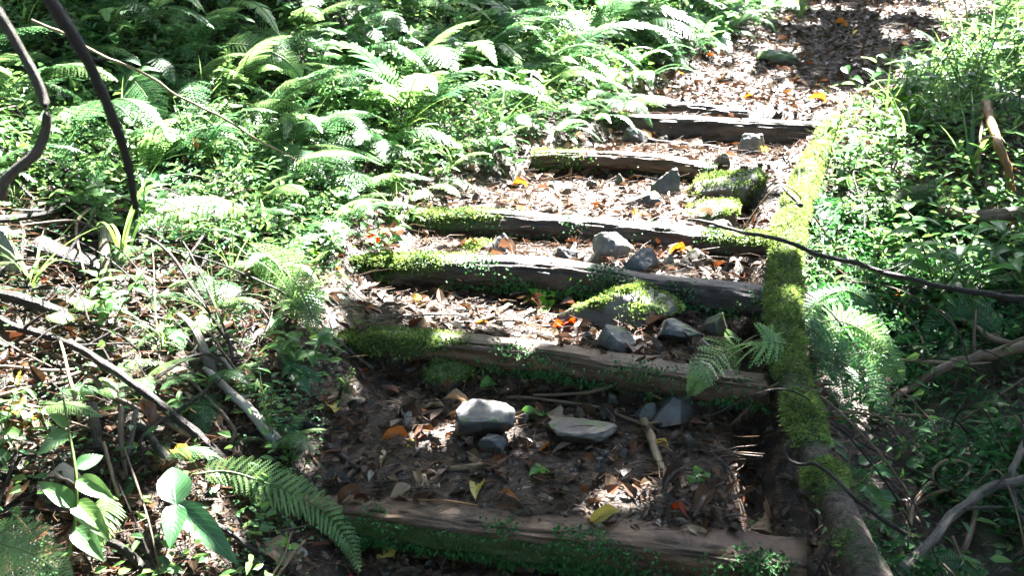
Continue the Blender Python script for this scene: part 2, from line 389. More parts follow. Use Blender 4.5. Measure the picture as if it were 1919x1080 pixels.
LEAFC = dict(
    brown=leafmat('dead_leaf_brown', [(.055, .028, .015), (.1, .052, .027)], .4, .15),
    dark=leafmat('dead_leaf_dark', [(.02, .012, .009), (.04, .024, .016)], .33, .08),
    orange=leafmat('dead_leaf_orange', [(.28, .085, .015), (.33, .13, .025)], .42, .25),
    red=leafmat('dead_leaf_red', [(.2, .03, .01), (.28, .05, .015)], .42, .25),
    yellow=leafmat('dead_leaf_yellow', [(.36, .26, .04), (.33, .28, .07)], .45, .3),
    tan=leafmat('dead_leaf_tan', [(.17, .115, .065), (.24, .175, .11)], .45, .2),
    pale=leafmat('dead_leaf_pale', [(.26, .22, .175), (.34, .3, .26)], .4, .15),
    green=leafmat('fallen_leaf_green', [(.08, .2, .04), (.12, .24, .06)], .3, .3),
)

# ------------------------------------------------------------------ ground
def axis(lo, hi, step, outer):
    a = list(np.arange(lo, hi, step)); s = step
    b = [a[-1]]
    while b[-1] < outer: s *= 1.22; b.append(b[-1]+s)
    c = [a[0]]; s = step
    while c[-1] > -outer: s *= 1.22; c.append(c[-1]-s)
    return np.array(c[:0:-1]+a+b[1:])
gx, gy = axis(-2.8, 3.4, .024, 90), axis(2.0, 7.2, .022, 90)
X, Y = np.meshgrid(gx, gy); Z = h(X, Y)
nx, ny = len(gx), len(gy); i = np.arange(nx*ny).reshape(ny, nx)
F = np.stack([i[:-1, :-1], i[:-1, 1:], i[1:, 1:], i[1:, :-1]], -1).reshape(-1, 4)
dl_ = np.interp(Y, TY, XL)-X; dr_ = X-np.interp(Y, TY, XR)
mo = np.clip(np.maximum(dl_, dr_)*.8, -.3, .55)+(fbm(X*3, Y*3)-.5)*.5
g = link('forest_ground', mesh('forest_ground', np.stack([X, Y, Z], -1).reshape(-1, 3), F, M['soil'], attr={'moss': mo.ravel()}))
tag(g, kind='structure')

# ------------------------------------------------------------------ log steps
ORD = ['lowest', 'second', 'third', 'fourth', 'fifth', 'sixth', 'topmost']

def moss_on(V, Nn, mask, count, name, parent, mat, Lr, Wr, side=None, lift=.6):
    """short moss fronds growing out of the surface where mask is high"""
    pr = np.clip(mask, 0, None); pr = pr/pr.sum()
    k = rng.choice(len(V), count, p=pr)
    p = V[k]+U(-.012, .012, (count, 3))*[1, 1, .3]+Nn[k]*((fbm(V[k][:, 0]*40, V[k][:, 1]*40, V[k][:, 2]*40, 2)-.5)*.02)[:, None]; n = Nn[k]
    d = n*lift+U(-1, 1, (count, 3))*.6
    if side is not None: d = d+side[k]*.5
    vv = .45+1.1*noise(p[:, 0]*28, p[:, 1]*28, p[:, 2]*28)
    return blades(name, p, d, U(*Lr, count)*vv, U(*Wr, count), mat, parent)

def log_step(k, path_px, hh, sq, mat, label, mossf, mosscount, flat=5, seed=0., leafy=0, mm='moss'):
    a = np.array([P(*q) for q in path_px]); path = smooth_path(a, 90)
    path[:, 2] -= hh
    path[:, 2] += (noise(np.linspace(0, 7, 90)+seed, 3.3)-.5)*.012
    path[:, 1] += (noise(np.linspace(0, 5, 90)+seed, 8.3)-.5)*.02
    base = path.mean(0); lp = path-base
    rad = hh*(1+.12*(noise(np.linspace(0, 4, 90)+seed, 1.1)-.5)*2)
    V, Fc, al, (T, Sd, Nn) = tube_geo(lp, rad, 48, .10, seed, flat, sq)
    ctr = np.vstack([np.repeat(lp, 48, 0), lp[:1], lp[-1:]]); Nv = unit(V-ctr)
    cr = abs(fbm(al[:, 0]*2.2+seed, al[:, 1]*75+seed, al[:, 2]*75, 3)-.5); V = V-Nv*(.012*np.clip(1-cr/.05, 0, 1)+.014*np.clip(fbm(al[:, 0]*6+seed, al[:, 1]*30, al[:, 2]*30)-.62, 0, 1)*4*.6)[:, None]
    t = np.concatenate([np.repeat(np.linspace(0, 1, 90), 48), [0, 1]])
    mask = mossf(t, Nv)+(fbm(V[:, 0]*9+seed, V[:, 1]*9, V[:, 2]*14)-.5)*.9
    root = empty('log_step', base, label, 'log step', 'log steps across the trail')
    link('beam', mesh('beam', V, Fc, mat, attr={'moss': mask*.75}, uv=al+[seed*3, 0, 0]), root)
    mk = np.clip(mask-.3, 0, 1)
    if mk.sum() > 0 and mosscount:
        moss_on(V, Nv, mk, mosscount, 'moss', root, M[mm], (.006, .016), (.003, .006))
    if leafy:
        f = np.where((Nv[:, 1] < -.2), 1.0, 0)*np.clip(fbm(V[:, 0]*5+seed, V[:, 2]*9)-.35, 0, 1)
        q = rng.choice(len(V), leafy, p=f/f.sum()); n = Nv[q]
        leaves('clinging_leaves', V[q]+U(-.015, .015, (leafy, 3)), n+U(-1, 1, (leafy, 3))*.7+[0, 0, -.5], unit(n+[0, 0, .5]), U(.004, .014, leafy), U(.004, .010, leafy), M['mossdark'], root)
    return root

left = lambda a, b: (lambda t, n: 1.3*(1-sstep(a, b, t))*(.35+.65*np.clip(n[:, 2]+.5, 0, 1)))
log_step(0, [(540, 915, 2.83), (800, 945, 2.73), (1100, 982, 2.65), (1510, 1030, 2.54)], .048, 1.7, M['beam'],
         'lowest brown squared log step with dark moss hanging on its front face',
         lambda t, n: .75*(n[:, 1] < -.3)*(n[:, 2] < .3)*(1-sstep(.5, .95, t))+.1, 3600, leafy=4200, seed=1, mm='mossdark')
log_step(1, [(640, 618, 3.44), (850, 628, 3.36), (1100, 662, 3.27), (1440, 712, 3.14)], .035, 1.75, M['beam'],
         'second log step from below, mossy left end and bare brown plank towards the fern',
         left(.15, .5), 6500, leafy=1700, seed=2, flat=4)
log_step(2, [(660, 478, 3.92), (830, 478, 3.85), (1060, 492, 3.77), (1260, 520, 3.69), (1450, 540, 3.6)], .046, 1.25, M['beamgrey'],
         'third log step from below, dark cracked log with thick moss on its left third',
         left(.1, .42), 7500, 3.2, 3, leafy=2600)
log_step(3, [(760, 392, 4.4), (920, 396, 4.32), (1100, 408, 4.25), (1300, 426, 4.17), (1450, 434, 4.1)], .046, 1.15, M['beamgrey'],
         'fourth log step from below, round dark log with green moss at both ends',
         lambda t, n: left(.12, .4)(t, n)+.9*sstep(.72, .85, t)*(n[:, 2] > 0), 7000, 2.8, 4, leafy=900)
log_step(4, [(1000, 282, 5.1), (1180, 286, 5.03), (1300, 300, 4.97), (1345, 306, 4.94)], .036, 1.5, M['beam'],
         'fifth log step from below, short weathered brown log beside the mossy boulder',
         lambda t, n: .55*(1-sstep(.1, .4, t))+0*t, 1500, 3, 5, leafy=300)
log_step(5, [(1130, 214, 5.8), (1300, 218, 5.7), (1420, 222, 5.63), (1580, 230, 5.53)], .06, 1, M['beamgrey'],
         'sixth log step from below, dark squared timber with sharp shaded front', lambda t, n: .5*(1-sstep(.0, .25, t))+0*t, 900, 5, 6)
log_step(6, [(1120, 184, 6.15), (1280, 190, 6.08), (1400, 204, 6.0)], .05, 1, M['beamgrey'],
         'topmost log step, short dark timber stacked behind the one below', left(.1, .5), 2500, 4, 7)

# ------------------------------------------------------------------ mossy side log along the right edge
side_px = [(1650, 1110, 2.27), (1612, 1030, 2.40), (1568, 930, 2.60), (1530, 850, 2.78), (1500, 760, 2.97), (1482, 680, 3.17), (1470, 600, 3.38),
           (1470, 500, 3.68), (1480, 420, 4.0), (1506, 345, 4.55), (1534, 280, 5.15), (1565, 230, 5.6)]
a = np.array([P(*q) for q in side_px]); path = smooth_path(a, 240); n = len(path)
t = np.linspace(0, 1, n); path[:, 2] -= .02
base = path.mean(0); lp = path-base
rad = np.interp(t, [0, .3, .6, 1], [.046, .033, .035, .042])
py = project(path)[1]
bare = np.interp(py, [230, 640, 700, 745, 765, 840, 858, 885, 905, 945, 960, 1100], [1, 1, .75, .42, .85, .95, .4, .4, .75, .65, .25, .1])
V, Fc, al, (T, Sd, Nn) = tube_geo(lp, rad, 28, .16, 9., 2.)
ctr = np.vstack([np.repeat(lp, 28, 0), lp[:1], lp[-1:]]); Nv = unit(V-ctr)
bb = np.concatenate([np.repeat(bare, 28), [0, 1]])
mask = bb*1.1*np.clip(Nv[:, 2]*1.3+.55, 0, 1)+(fbm(V[:, 0]*11, V[:, 1]*11, V[:, 2]*11)-.5)*1.9
V = V+Nv*(np.clip(mask, 0, 1)*.008*(.5+fbm(V[:, 0]*30, V[:, 1]*30, V[:, 2]*30)))[:, None]
sl = empty('fallen_log', base, 'long fallen log laid up the right edge of the trail, furred with bright green moss', 'fallen log')
link('trunk', mesh('trunk', V, Fc, M['bark'], attr={'moss': mask*.7+.12}, uv=al), sl)
sidev = np.vstack([np.repeat(Sd, 28, 0), Sd[:1], Sd[-1:]]); sidev = sidev*np.sign((Nv*sidev).sum(1))[:, None]
moss_on(V, Nv, np.clip(mask-.42, 0, .5), 30000, 'moss', sl, M['moss'], (.005, .014), (.0025, .005), side=sidev, lift=.45)
def bar(name, label, cat, pts, r0, r1, mat, group=None, sides=8, rough=.14, n=None, moss=.12, fork=True):
    a = np.array([G(*q) for q in pts]); L = np.linalg.norm(np.diff(a, axis=0), axis=1).sum()
    n = n or int(max(8, min(80, L/.012))); path = smooth_path(a, n)
    r = np.linspace(r0, r1, n); b = path.mean(0); sd = U(0, 50)
    # small natural kinks
    k = (noise(np.linspace(0, L*14, n)+sd, 2.)-.5)*min(L*.02, .012); path[:, 2] += k; path[:, 0] += (noise(np.linspace(0, L*11, n)+sd, 7.)-.5)*min(L*.02, .012)
    r = r*(1+.28*np.clip(noise(np.linspace(0, L*16, n)+sd, 4.4)-.62, 0, 1)*2.5)
    V, Fc, al, (T, Sd, Nn) = tube_geo(path-b, r, sides, rough, sd)
    if fork and L > .22:
        al_ = [al]; pr = [(V, Fc, 0)]
        for q in range(int(min(4, 1+L*3))):
            i = int(U(.15, .9)*n); i = min(i, n-1); d = unit(T[i]*U(.3, .9)+Sd[i]*rng.choice([-1, 1])*U(.3, .9)+Nn[i]*U(-.1, .7)); l = L*U(.06, .2)
            q_ = np.array([path[i]-b, path[i]-b+d*l*.5+U(-.06, .06, 3)*l, path[i]-b+d*l+[0, 0, l*U(-.2, .2)]]); v2, f2, a2, _ = tube_geo(smooth_path(q_, 10), np.linspace(r[i]*.45, r[i]*.2, 10), 6, .2, sd+q); pr.append((v2, f2, 0)); al_.append(a2)
        V, Fc, _ = merge(pr); al = np.vstack(al_)
    o = link(name, mesh(name, V, Fc, mat, attr={'moss': np.full(len(V), moss)}, uv=al+[sd, 0, 0]), None, b)
    return tag(o, label, cat, group)

# ------------------------------------------------------------------ words for places
def zone(x, y):
    xl, xr = float(np.interp(y, TY, XL)), float(np.interp(y, TY, XR)); dl, dr = xl-x, x-xr
    k = int(sum(y > line(q, np.array(x))[0] for q in range(7)))
    px, py, _ = project(np.array([x, y, float(h(x, y))]))
    if dl < .02 and dr < .02:
        s = 'left' if x < xl+(xr-xl)*.36 else 'right' if x > xl+(xr-xl)*.68 else 'middle'
        w = ['below lowest step', 'between lowest and second steps', 'between second and third steps',
             'between third and fourth steps', 'between fourth and fifth steps', 'between fifth and sixth steps',
             'behind sixth step', 'on upper trail past the steps'][k]
        return f'{w}, {s} of trail'
    hgt = ['at trail edge', 'low on slope', 'halfway up', 'high up'][min(3, int(max(dl, 0)/.6))]
    st = ['by lowest step', 'by lowest step', 'by second step', 'by third step', 'by fourth step',
          'by fifth step', 'by sixth step', 'beyond the steps'][k]
    if y > 8: st = 'far uphill'
    if dl > 0: return f'left bank, {hgt}, {st}'
    if dr < .4: return f'right trail edge, {st}'
    return f'right of the side log, {st}' if dr < 1.2 else f'far right side, {st}'

# ------------------------------------------------------------------ rocks
def rock_mesh(sx, sy, sz, seed, mat, moss=0.0, cuts=15):
    import bmesh
    bm = bmesh.new(); bmesh.ops.create_icosphere(bm, subdivisions=5, radius=1)
    V = np.array([v.co[:] for v in bm.verts]); F = [[v.index for v in f.verts] for f in bm.faces]; bm.free()
    r = np.random.default_rng(seed)
    for c in range(cuts):
        d = unit(r.normal(size=3)); o = r.uniform(.42, .8); s = V@d-o
        V = V-np.clip(s, 0, None)[:, None]*d*.985
    V = V/abs(V).max(0)
    V = V*(1+.12*(fbm(V[:, 0]*2+seed, V[:, 1]*2, V[:, 2]*2)[:, None]-.5)+.16*(fbm(V[:, 0]*6+seed, V[:, 1]*6, V[:, 2]*6, 4)[:, None]-.5))
    N = unit(V); V = V*[sx, sy, sz]
    mk = moss*1.6*np.clip(N[:, 2]+.35, 0, 1)+(fbm(V[:, 0]*22+seed, V[:, 1]*22, V[:, 2]*22)-.5)*1.9-.12
    return V, F, N, mk

def rock(px, py, wpx, hpx, label, mat='rock', moss=.16, rot=0., seed=None, sink=.5, depth=.8, mossn=0, name='rock'):
    """px,py: where its foot meets the ground in view; sizes in pixels of the photo"""
    p = G(px, py); dist = np.linalg.norm(p-CAM); s = dist/FPX
    sx, sz = wpx*s/2*1.1, hpx*s/2/(1-sink)*1.05; sy = sx*depth
    V, F, N, mk = rock_mesh(sx, sy, sz, seed if seed is not None else int(px*7+py), mat, moss, 10 if mossn else 13)
    loc = np.array([p[0], p[1]+sy*.55, 0]); loc[2] = h(loc[0], loc[1])+sz*(1-2*sink)*.8
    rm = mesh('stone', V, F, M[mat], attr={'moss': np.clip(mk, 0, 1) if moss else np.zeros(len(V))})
    if mossn:
        r = empty(name, loc, label, 'rock', rot=(0, 0, rot)); link('stone', rm, r)
        moss_on(V, N, np.clip(mk-.15, 0, 1), mossn, 'moss', r, M['moss'], (.006, .015), (.003, .006))
    else:
        r = tag(link(name, rm, None, loc), label, 'rock'); r.rotation_euler = (0, 0, rot)
    return r
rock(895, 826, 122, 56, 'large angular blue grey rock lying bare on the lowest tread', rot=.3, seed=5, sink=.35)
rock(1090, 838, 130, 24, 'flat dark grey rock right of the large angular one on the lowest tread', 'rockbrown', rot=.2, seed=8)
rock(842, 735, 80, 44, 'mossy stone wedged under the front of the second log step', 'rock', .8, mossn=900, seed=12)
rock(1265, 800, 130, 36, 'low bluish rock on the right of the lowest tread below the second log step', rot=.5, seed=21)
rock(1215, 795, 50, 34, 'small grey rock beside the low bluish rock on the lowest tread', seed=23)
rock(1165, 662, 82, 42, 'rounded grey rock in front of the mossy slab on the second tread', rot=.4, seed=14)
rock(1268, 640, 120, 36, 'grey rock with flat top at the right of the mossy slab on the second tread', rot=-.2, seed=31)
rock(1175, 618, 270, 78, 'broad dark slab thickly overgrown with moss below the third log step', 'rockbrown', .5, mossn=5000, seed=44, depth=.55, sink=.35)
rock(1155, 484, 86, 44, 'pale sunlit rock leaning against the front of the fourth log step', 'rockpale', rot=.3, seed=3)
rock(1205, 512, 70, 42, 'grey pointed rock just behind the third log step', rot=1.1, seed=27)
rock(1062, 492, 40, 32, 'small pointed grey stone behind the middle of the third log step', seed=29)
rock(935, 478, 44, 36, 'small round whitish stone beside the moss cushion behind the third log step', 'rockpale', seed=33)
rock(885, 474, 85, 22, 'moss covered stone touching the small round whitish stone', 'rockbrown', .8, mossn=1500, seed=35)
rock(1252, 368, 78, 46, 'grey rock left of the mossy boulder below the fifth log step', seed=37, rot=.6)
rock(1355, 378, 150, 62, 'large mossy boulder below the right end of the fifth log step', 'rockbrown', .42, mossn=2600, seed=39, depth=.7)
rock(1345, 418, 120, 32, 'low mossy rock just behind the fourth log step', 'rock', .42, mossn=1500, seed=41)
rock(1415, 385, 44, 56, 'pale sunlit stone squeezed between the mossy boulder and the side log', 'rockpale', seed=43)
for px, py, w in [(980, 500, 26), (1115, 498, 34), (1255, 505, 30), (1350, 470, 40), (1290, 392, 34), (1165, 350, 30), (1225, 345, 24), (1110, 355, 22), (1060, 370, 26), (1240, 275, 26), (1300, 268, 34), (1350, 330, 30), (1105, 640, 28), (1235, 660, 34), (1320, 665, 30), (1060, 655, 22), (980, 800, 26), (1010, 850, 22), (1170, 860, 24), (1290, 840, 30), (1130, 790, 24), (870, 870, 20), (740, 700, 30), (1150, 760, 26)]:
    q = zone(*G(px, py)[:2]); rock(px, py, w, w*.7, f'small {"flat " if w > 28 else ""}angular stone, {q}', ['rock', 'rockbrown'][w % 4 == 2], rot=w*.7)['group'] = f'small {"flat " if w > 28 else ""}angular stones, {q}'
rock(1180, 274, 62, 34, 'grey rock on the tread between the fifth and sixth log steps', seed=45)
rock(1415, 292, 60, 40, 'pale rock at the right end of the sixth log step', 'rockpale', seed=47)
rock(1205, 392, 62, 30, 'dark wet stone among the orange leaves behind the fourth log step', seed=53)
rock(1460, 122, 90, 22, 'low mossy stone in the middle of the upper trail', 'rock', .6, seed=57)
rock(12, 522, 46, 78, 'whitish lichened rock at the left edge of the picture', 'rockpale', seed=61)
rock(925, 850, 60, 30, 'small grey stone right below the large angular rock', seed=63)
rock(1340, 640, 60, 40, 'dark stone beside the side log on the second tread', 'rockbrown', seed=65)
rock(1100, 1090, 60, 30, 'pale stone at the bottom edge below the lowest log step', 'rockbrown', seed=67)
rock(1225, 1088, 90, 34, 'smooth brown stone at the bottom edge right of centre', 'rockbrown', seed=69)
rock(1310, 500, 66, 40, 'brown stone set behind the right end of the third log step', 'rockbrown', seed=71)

def visible(x, y, z=None, m=120):
    px, py, d = project(np.stack([x, y, h(x, y) if z is None else z], -1))
    return (px > -m) & (px < 1919+m) & (py > -m) & (py < 1080+m)

# ------------------------------------------------------------------ ferns
def frond_geo(curve, Lmax, kind=0, pairs=26, seed=0, up=(0, 0, 1), start=.14):
    """kind 0: twice divided lacy frond; kind 1: simple comb frond. curve (n,3)"""
    r = np.random.default_rng(seed); C = smooth_path(curve, pairs+6); T = unit(np.gradient(C, axis=0))
    L = np.linalg.norm(np.diff(C, axis=0), axis=1).sum()
    Sd = unit(np.cross(T, np.array(up, float))); N = np.cross(Sd, T)
    V, F = [], []
    s = np.linspace(0, 1, len(C)); i0 = int(start*len(C))
    tw = r.uniform(-.25, .25)
    for i in range(i0, len(C)):
        q = max(0., min(1., (s[i]-start)/(1-start)))
        ln = Lmax*(min(1, .45+q*2.4) if kind == 0 else min(1, .5+q*3))*(1-q**1.7)**.8*r.uniform(.88, 1.08)+.003
        for sg in (-1, 1):
            sd = Sd[i]*math.cos(tw)+N[i]*math.sin(tw)*sg
            d = unit(sd*sg*.87+T[i]*(.42+.35*q)+N[i]*r.uniform(-.12, .05)); e = unit(np.cross(N[i], d))
            droop = r.uniform(.12, .4)
            if kind == 0:
                m = max(4, int(ln/Lmax*11)); w = L/len(C)*.62
                for j in range(m):
                    u = (j+.5)/m; b = C[i]+d*ln*u-N[i]*ln*droop*u*u; pl = w*(1-u)**.5*1.3+.0018; hw = ln/m*.62
                    for g in (-1, 1):
                        a = e*g; tip = b+a*pl+d*pl*.45-N[i]*pl*.25; o = len(V)
                        V += [b-d*hw, b+a*pl*.55-d*hw*.55+d*pl*.2, tip, b+a*pl*.5+d*(hw+pl*.22)]; F.append((o, o+1, o+2, o+3) if g > 0 else (o+3, o+2, o+1, o))
            else:
                m = 5; w = L/len(C)*.40; o = len(V)
                for j in range(m+1):
                    u = j/m; b = C[i]+d*ln*u-N[i]*ln*droop*u*u+T[i]*ln*.15*u*u; ww = w*(1-min(u, 1)**2.2)**.7+.0004
                    V += [b-e*ww, b+N[i]*ww*-.25, b+e*ww]
                for j in range(m):
                    for c in (0, 1): F.append((o+j*3+c, o+j*3+c+1, o+j*3+4+c, o+j*3+3+c))
    tv, tf, _, _ = tube_geo(C, np.linspace(.0024, .0008, len(C))*(L/.4)**.5, 4, 0)
    nF = len(F)
    F = F+[tuple(a+len(V) for a in f) for f in tf]
    V = np.vstack([np.array(V), tv]); return V, F, [0]*nF+[1]*(len(F)-nF)

def arc(L, lift, droop, side=0.):
    s = np.linspace(0, 1, 7); a = lift-(lift+droop)*s
    st = np.stack([np.cos(a), np.sin(side)*s*.4, np.sin(a)], -1)*L/6
    return np.vstack([[0, 0, 0], np.cumsum(st[:-1], 0)])
FR = []
for q, (L, li, dr, w, k, mt) in enumerate([(.42, 1.0, .7, .085, 0, 'fern'), (.36, .7, .5, .075, 0, 'fern'), (.48, 1.1, 1.0, .095, 0, 'fern'), (.32, .5, .35, .08, 0, 'fernlight'),
                                          (.50, 1.1, .6, .06, 1, 'fern'), (.42, .9, .9, .055, 1, 'fernlight'), (.30, .3, .9, .06, 0, 'dry'), (.4, .8, 1.1, .11, 0, 'fern'), (.34, .9, .25, .06, 0, 'fernlight')]):
    v, f, ix = frond_geo(arc(L, li, dr, .5), w, k, 26 if k == 0 else 30, q); FR.append(mesh('frond', v, f, [M[mt], M['stalk']], ix))
lx = lambda y: float(np.interp(y, TY, XL)); rx = lambda y: float(np.interp(y, TY, XR))
FSETS = [([0, 1, 7, 8, 1, 6], 'lacy green fern'), ([1, 3, 8, 0, 3], 'pale bright lacy fern'), ([2, 0, 7, 2, 1, 8, 6], 'large arching lacy fern'), ([4, 4, 5, 4, 4, 5], 'narrow comb leaved fern')]
def fern(x, y, sc, kind, aim=None, n=None):
    ids, nm = FSETS[kind]; z = float(h(x, y)); rz = U(0, 6.28); dh = (-.75 if lx(y) > x else -2.3)+U(-.4, .4)
    root = empty('fern', (x, y, z-.01), f'{nm}, {zone(x, y)}'[:150], 'fern', f'{nm}s, {zone(x, y)}', (U(-.15, .15), U(-.15, .15), rz))
    root.scale = (sc,)*3; a0 = U(0, 6.28); n = n or len(ids)
    for k in range(n):
        f = link('frond', FR[ids[k % len(ids)]], root)
        f.rotation_euler = (U(-.25, .25), U(-.2, .4), dh-rz+(k/(n-1)-.5)*4.4+U(-.35, .35)); f.scale = (U(.75, 1.2),)*3
    return root
NF = 0
taken = []
def spread(n, fx, fy, ok, mind):
    out = []
    for _ in range(n*14):
        if len(out) >= n: break
        y = fy(); x = fx(y)
        if not ok(x, y) or not visible(x, y, m=140): continue
        if any((x-a)**2+(y-b)**2 < mind**2 for a, b in out): continue
        out.append((x, y))
    return out
def okl(x, y):
    return (lx(y)-x > (.03 if y > 4.5 else .12)) and not (y < 3.5 and x < -.85 and U(0, 1) < .8) and not (y < 2.75)
for x, y in spread(250, lambda y: lx(y)-.02-U(0, 1)**1.3*(2.6 if y < 6 else 4.4), lambda: 2.75+7*U(0, 1)**1.05, okl, .12):
    k = rng.choice([0, 1, 2, 3], p=[.27, .42, .18, .13] if x < -.2 else [.2, .25, .2, .35]); fern(x, y, (U(.7, 1.3) if y > 4 else U(.5, 1.0))*(.65 if lx(y)-x < .35 or y < 3.9 else 1), k)
for x, y in spread(80, lambda y: rx(y)+.22+U(0, 1)**1.3*2.2, lambda: U(3.6, 9.5), lambda x, y: x > rx(y)+(.4 if y > 4 else .2), .3):
    fern(x, y, U(.6, .95)*(.65 if y < 5.4 else 1), rng.choice([0, 1, 3], p=[.35, .35, .3]))
for x, y, s, k in [(-1.05, 2.95, .5, 1), (-.86, 2.72, .45, 0), (-1.2, 3.12, .6, 1), (.95, 2.9, .4, 0), (1.05, 2.45, .4, 0), (.9, 3.7, .5, 0), (-.86, 3.35, .5, 1), (1.25, 3.2, .45, 0), (1.4, 3.6, .5, 0)]:
    fern(x, y, s, k, n=4)

def hero_frond(label, pts, Lmax, mat, kind=0, pairs=30, start=.1, name='fern_frond', up=(0, -.85, .75)):
    a = np.array([G(*q) for q in pts]); b = a.mean(0)
    v, f, ix = frond_geo(a-b, Lmax*1.25, kind, pairs, abs(int(pts[0][0])), up, start)
    return tag(link(name, mesh('frond', v, f, [M[mat], M['stalk']], ix), None, b), label, 'fern frond')
hero_frond('long green fern frond arching right from the broad leaved seedling over the lowest step',
           [(360, 890, .10), (430, 885, .14), (520, 915, .14), (600, 955, .12), (650, 1010, .08), (672, 1065, .05)], .052, 'fernlight')
hero_frond('bright green fern frond cut by the bottom left corner of the picture', [(-60, 1000, 1.95), (0, 1020, 1.93), (60, 1040, 1.92), (130, 1085, 1.9)], .062, 'fernlight', 0, 30, .0)
hero_frond('small bright fern frond tip hanging left of the broad leaved seedling', [(205, 920, .12), (198, 955, .13), (188, 990, .11), (178, 1015, .08)], .045, 'fernlight', 1, 16)
hero_frond('green fern frond lying left across the side log over the second step end',
           [(1510, 655, .3), (1440, 640, .3), (1380, 648, .24), (1330, 680, .18), (1292, 740, .12)], .085, 'fernlight')
hero_frond('blue green fern frond drooping right from the side log beside the second step',
           [(1500, 625, .3), (1560, 600, .3), (1620, 622, .28), (1660, 662, .24), (1690, 715, .2)], .1, 'fernlight')
hero_frond('short fern frond pointing down from the right flank of the side log', [(1510, 610, .3), (1545, 640, .26), (1575, 700, .2), (1585, 765, .14)], .075, 'fern')
hero_frond('fern frond rising from the side log moss and bending to the upper right', [(1500, 610, .3), (1540, 560, .32), (1590, 545, .3), (1640, 575, .26)], .08, 'fern')
hero_frond('shaded fern frond hanging right of the side log below the drooping one', [(1520, 650, .26), (1580, 680, .26), (1630, 720, .22), (1660, 775, .16)], .085, 'fern')
hero_frond('fern frond standing among the dark twigs at the right, level with the second step', [(1880, 640, .10), (1850, 600, .2), (1810, 575, .22), (1760, 590, .18), (1730, 640, .12)], .06, 'fern')
hero_frond('small fern frond at the bottom right behind the grey branch', [(1700, 1100, .05), (1740, 1060, .1), (1790, 1050, .1), (1850, 1075, .06)], .05, 'fern')
hero_frond('sunlit fern frond arching down at the left above the dark horizontal twig', [(480, 400, .08), (430, 385, .2), (350, 388, .22), (280, 410, .18), (235, 440, .1)], .05, 'fernlight')
hero_frond('white sunlit fern frond at the upper left with a drooping tip', [(390, 100, .06), (430, 82, .25), (490, 90, .3), (540, 115, .28), (565, 150, .22)], .07, 'fernlight')
hero_frond('pale fern frond hanging below the straw stem at the upper left', [(215, 125, .2), (250, 150, .3), (280, 190, .3), (295, 240, .2)], .075, 'fern')
hero_frond('broad sunlit fern frond reaching down the bank left of the third log step', [(455, 450, .12), (500, 480, .2), (545, 520, .22), (575, 570, .16), (590, 620, .08)], .08, 'fernlight')
hero_frond('comb leaved fern frond arching right over the upper trail edge', [(1180, 50, .1), (1230, 25, .35), (1300, 30, .38), (1350, 60, .3), (1370, 100, .15)], .09, 'fern', 1, 34)
hero_frond('comb leaved sunlit fern frond left of the upper trail', [(1040, 70, .1), (1090, 40, .3), (1140, 45, .35), (1190, 75, .28)], .1, 'fernlight', 1, 34)

# ------------------------------------------------------------------ broad leaved plants, seedlings
LB = [shape_leaf(1, .42, 7, .22, .25, .1, .05, seed=1), shape_leaf(1, .36, 7, .18, .35, 0, .08, seed=2), shape_leaf(1, .5, 7, .15, .2, .15, .05, seed=3)]
def place(v, L, pos, yaw, pitch, roll=0.):
    m = Matrix.Rotation(yaw, 3, 'Z') @ Matrix.Rotation(-pitch, 3, 'Y') @ Matrix.Rotation(roll, 3, 'X'); return (v*L) @ np.array(m).T+pos
def luv(n): i = np.arange(n); return np.stack([(i//5)/(n/5-1), (i % 5)/2-1, i*0.], 1)
def herb_mesh(seed, H, nl, Ll, mat, spreadout=.5, narrow=False, bush=1):
    r = np.random.default_rng(seed); parts = []
    for sidx in range(bush):
        a = r.uniform(0, 6.28); lean = r.uniform(.1, .7) if bush > 1 else r.uniform(0, .3)
        top = np.array([math.cos(a)*lean*H, math.sin(a)*lean*H, H*r.uniform(.7, 1)])
        p = smooth_path([np.zeros(3), top*.5+[0, 0, H*.08], top], 8); tv, tf, _, _ = tube_geo(p, np.linspace(.0028, .0012, 8), 5, 0)
        parts.append((tv, tf, 1))
        for i in range(nl):
            t = .3+.7*i/max(1, nl-1); v, f = LB[1 if narrow else r.integers(0, 3)]
            pos = p[int(t*7)]
            parts.append((place(v*([1, .55, 1] if narrow else [1, 1, 1]), Ll*r.uniform(.6, 1.1)*(1.1-.3*t), pos, a+i*2.4+r.uniform(-.4, .4), r.uniform(-.3, .7), r.uniform(-.5, .5)), f, 0))
    v, f, ix = merge(parts); return mesh('herb', v, f, [M[mat], M['stalk']], ix, uv=np.vstack([luv(len(q[0])) if q[2] == 0 else np.full((len(q[0]), 3), .05) for q in parts]))
HM = [(herb_mesh(1, .13, 7, .07, 'herb'), 'small broad leaved green plant'), (herb_mesh(2, .17, 6, .10, 'herb', narrow=True), 'slender plant with long pointed leaves'),
      (herb_mesh(3, .09, 6, .055, 'lime'), 'little lime green seedling'), (herb_mesh(4, .22, 8, .09, 'herb', bush=3), 'leafy bushy green plant'),
      (herb_mesh(5, .12, 9, .04, 'cover', bush=4), 'small leaved creeping plant'), (herb_mesh(6, .24, 10, .06, 'herb', bush=4, narrow=True), 'twiggy bush with narrow leaves'),
      (herb_mesh(7, .1, 5, .09, 'hero'), 'glossy dark leaved seedling')]
def herb(x, y, k, sc):
    me, nm = HM[k]; o = link('leafy_plant', me, None, (x, y, float(h(x, y))-.005)); o.scale = (sc,)*3; o.rotation_euler = (U(-.25, .25), U(-.25, .25), U(0, 6.28))
    return tag(o, f'{nm}, {zone(x, y)}', 'plant', f'{nm}s, {zone(x, y)}')
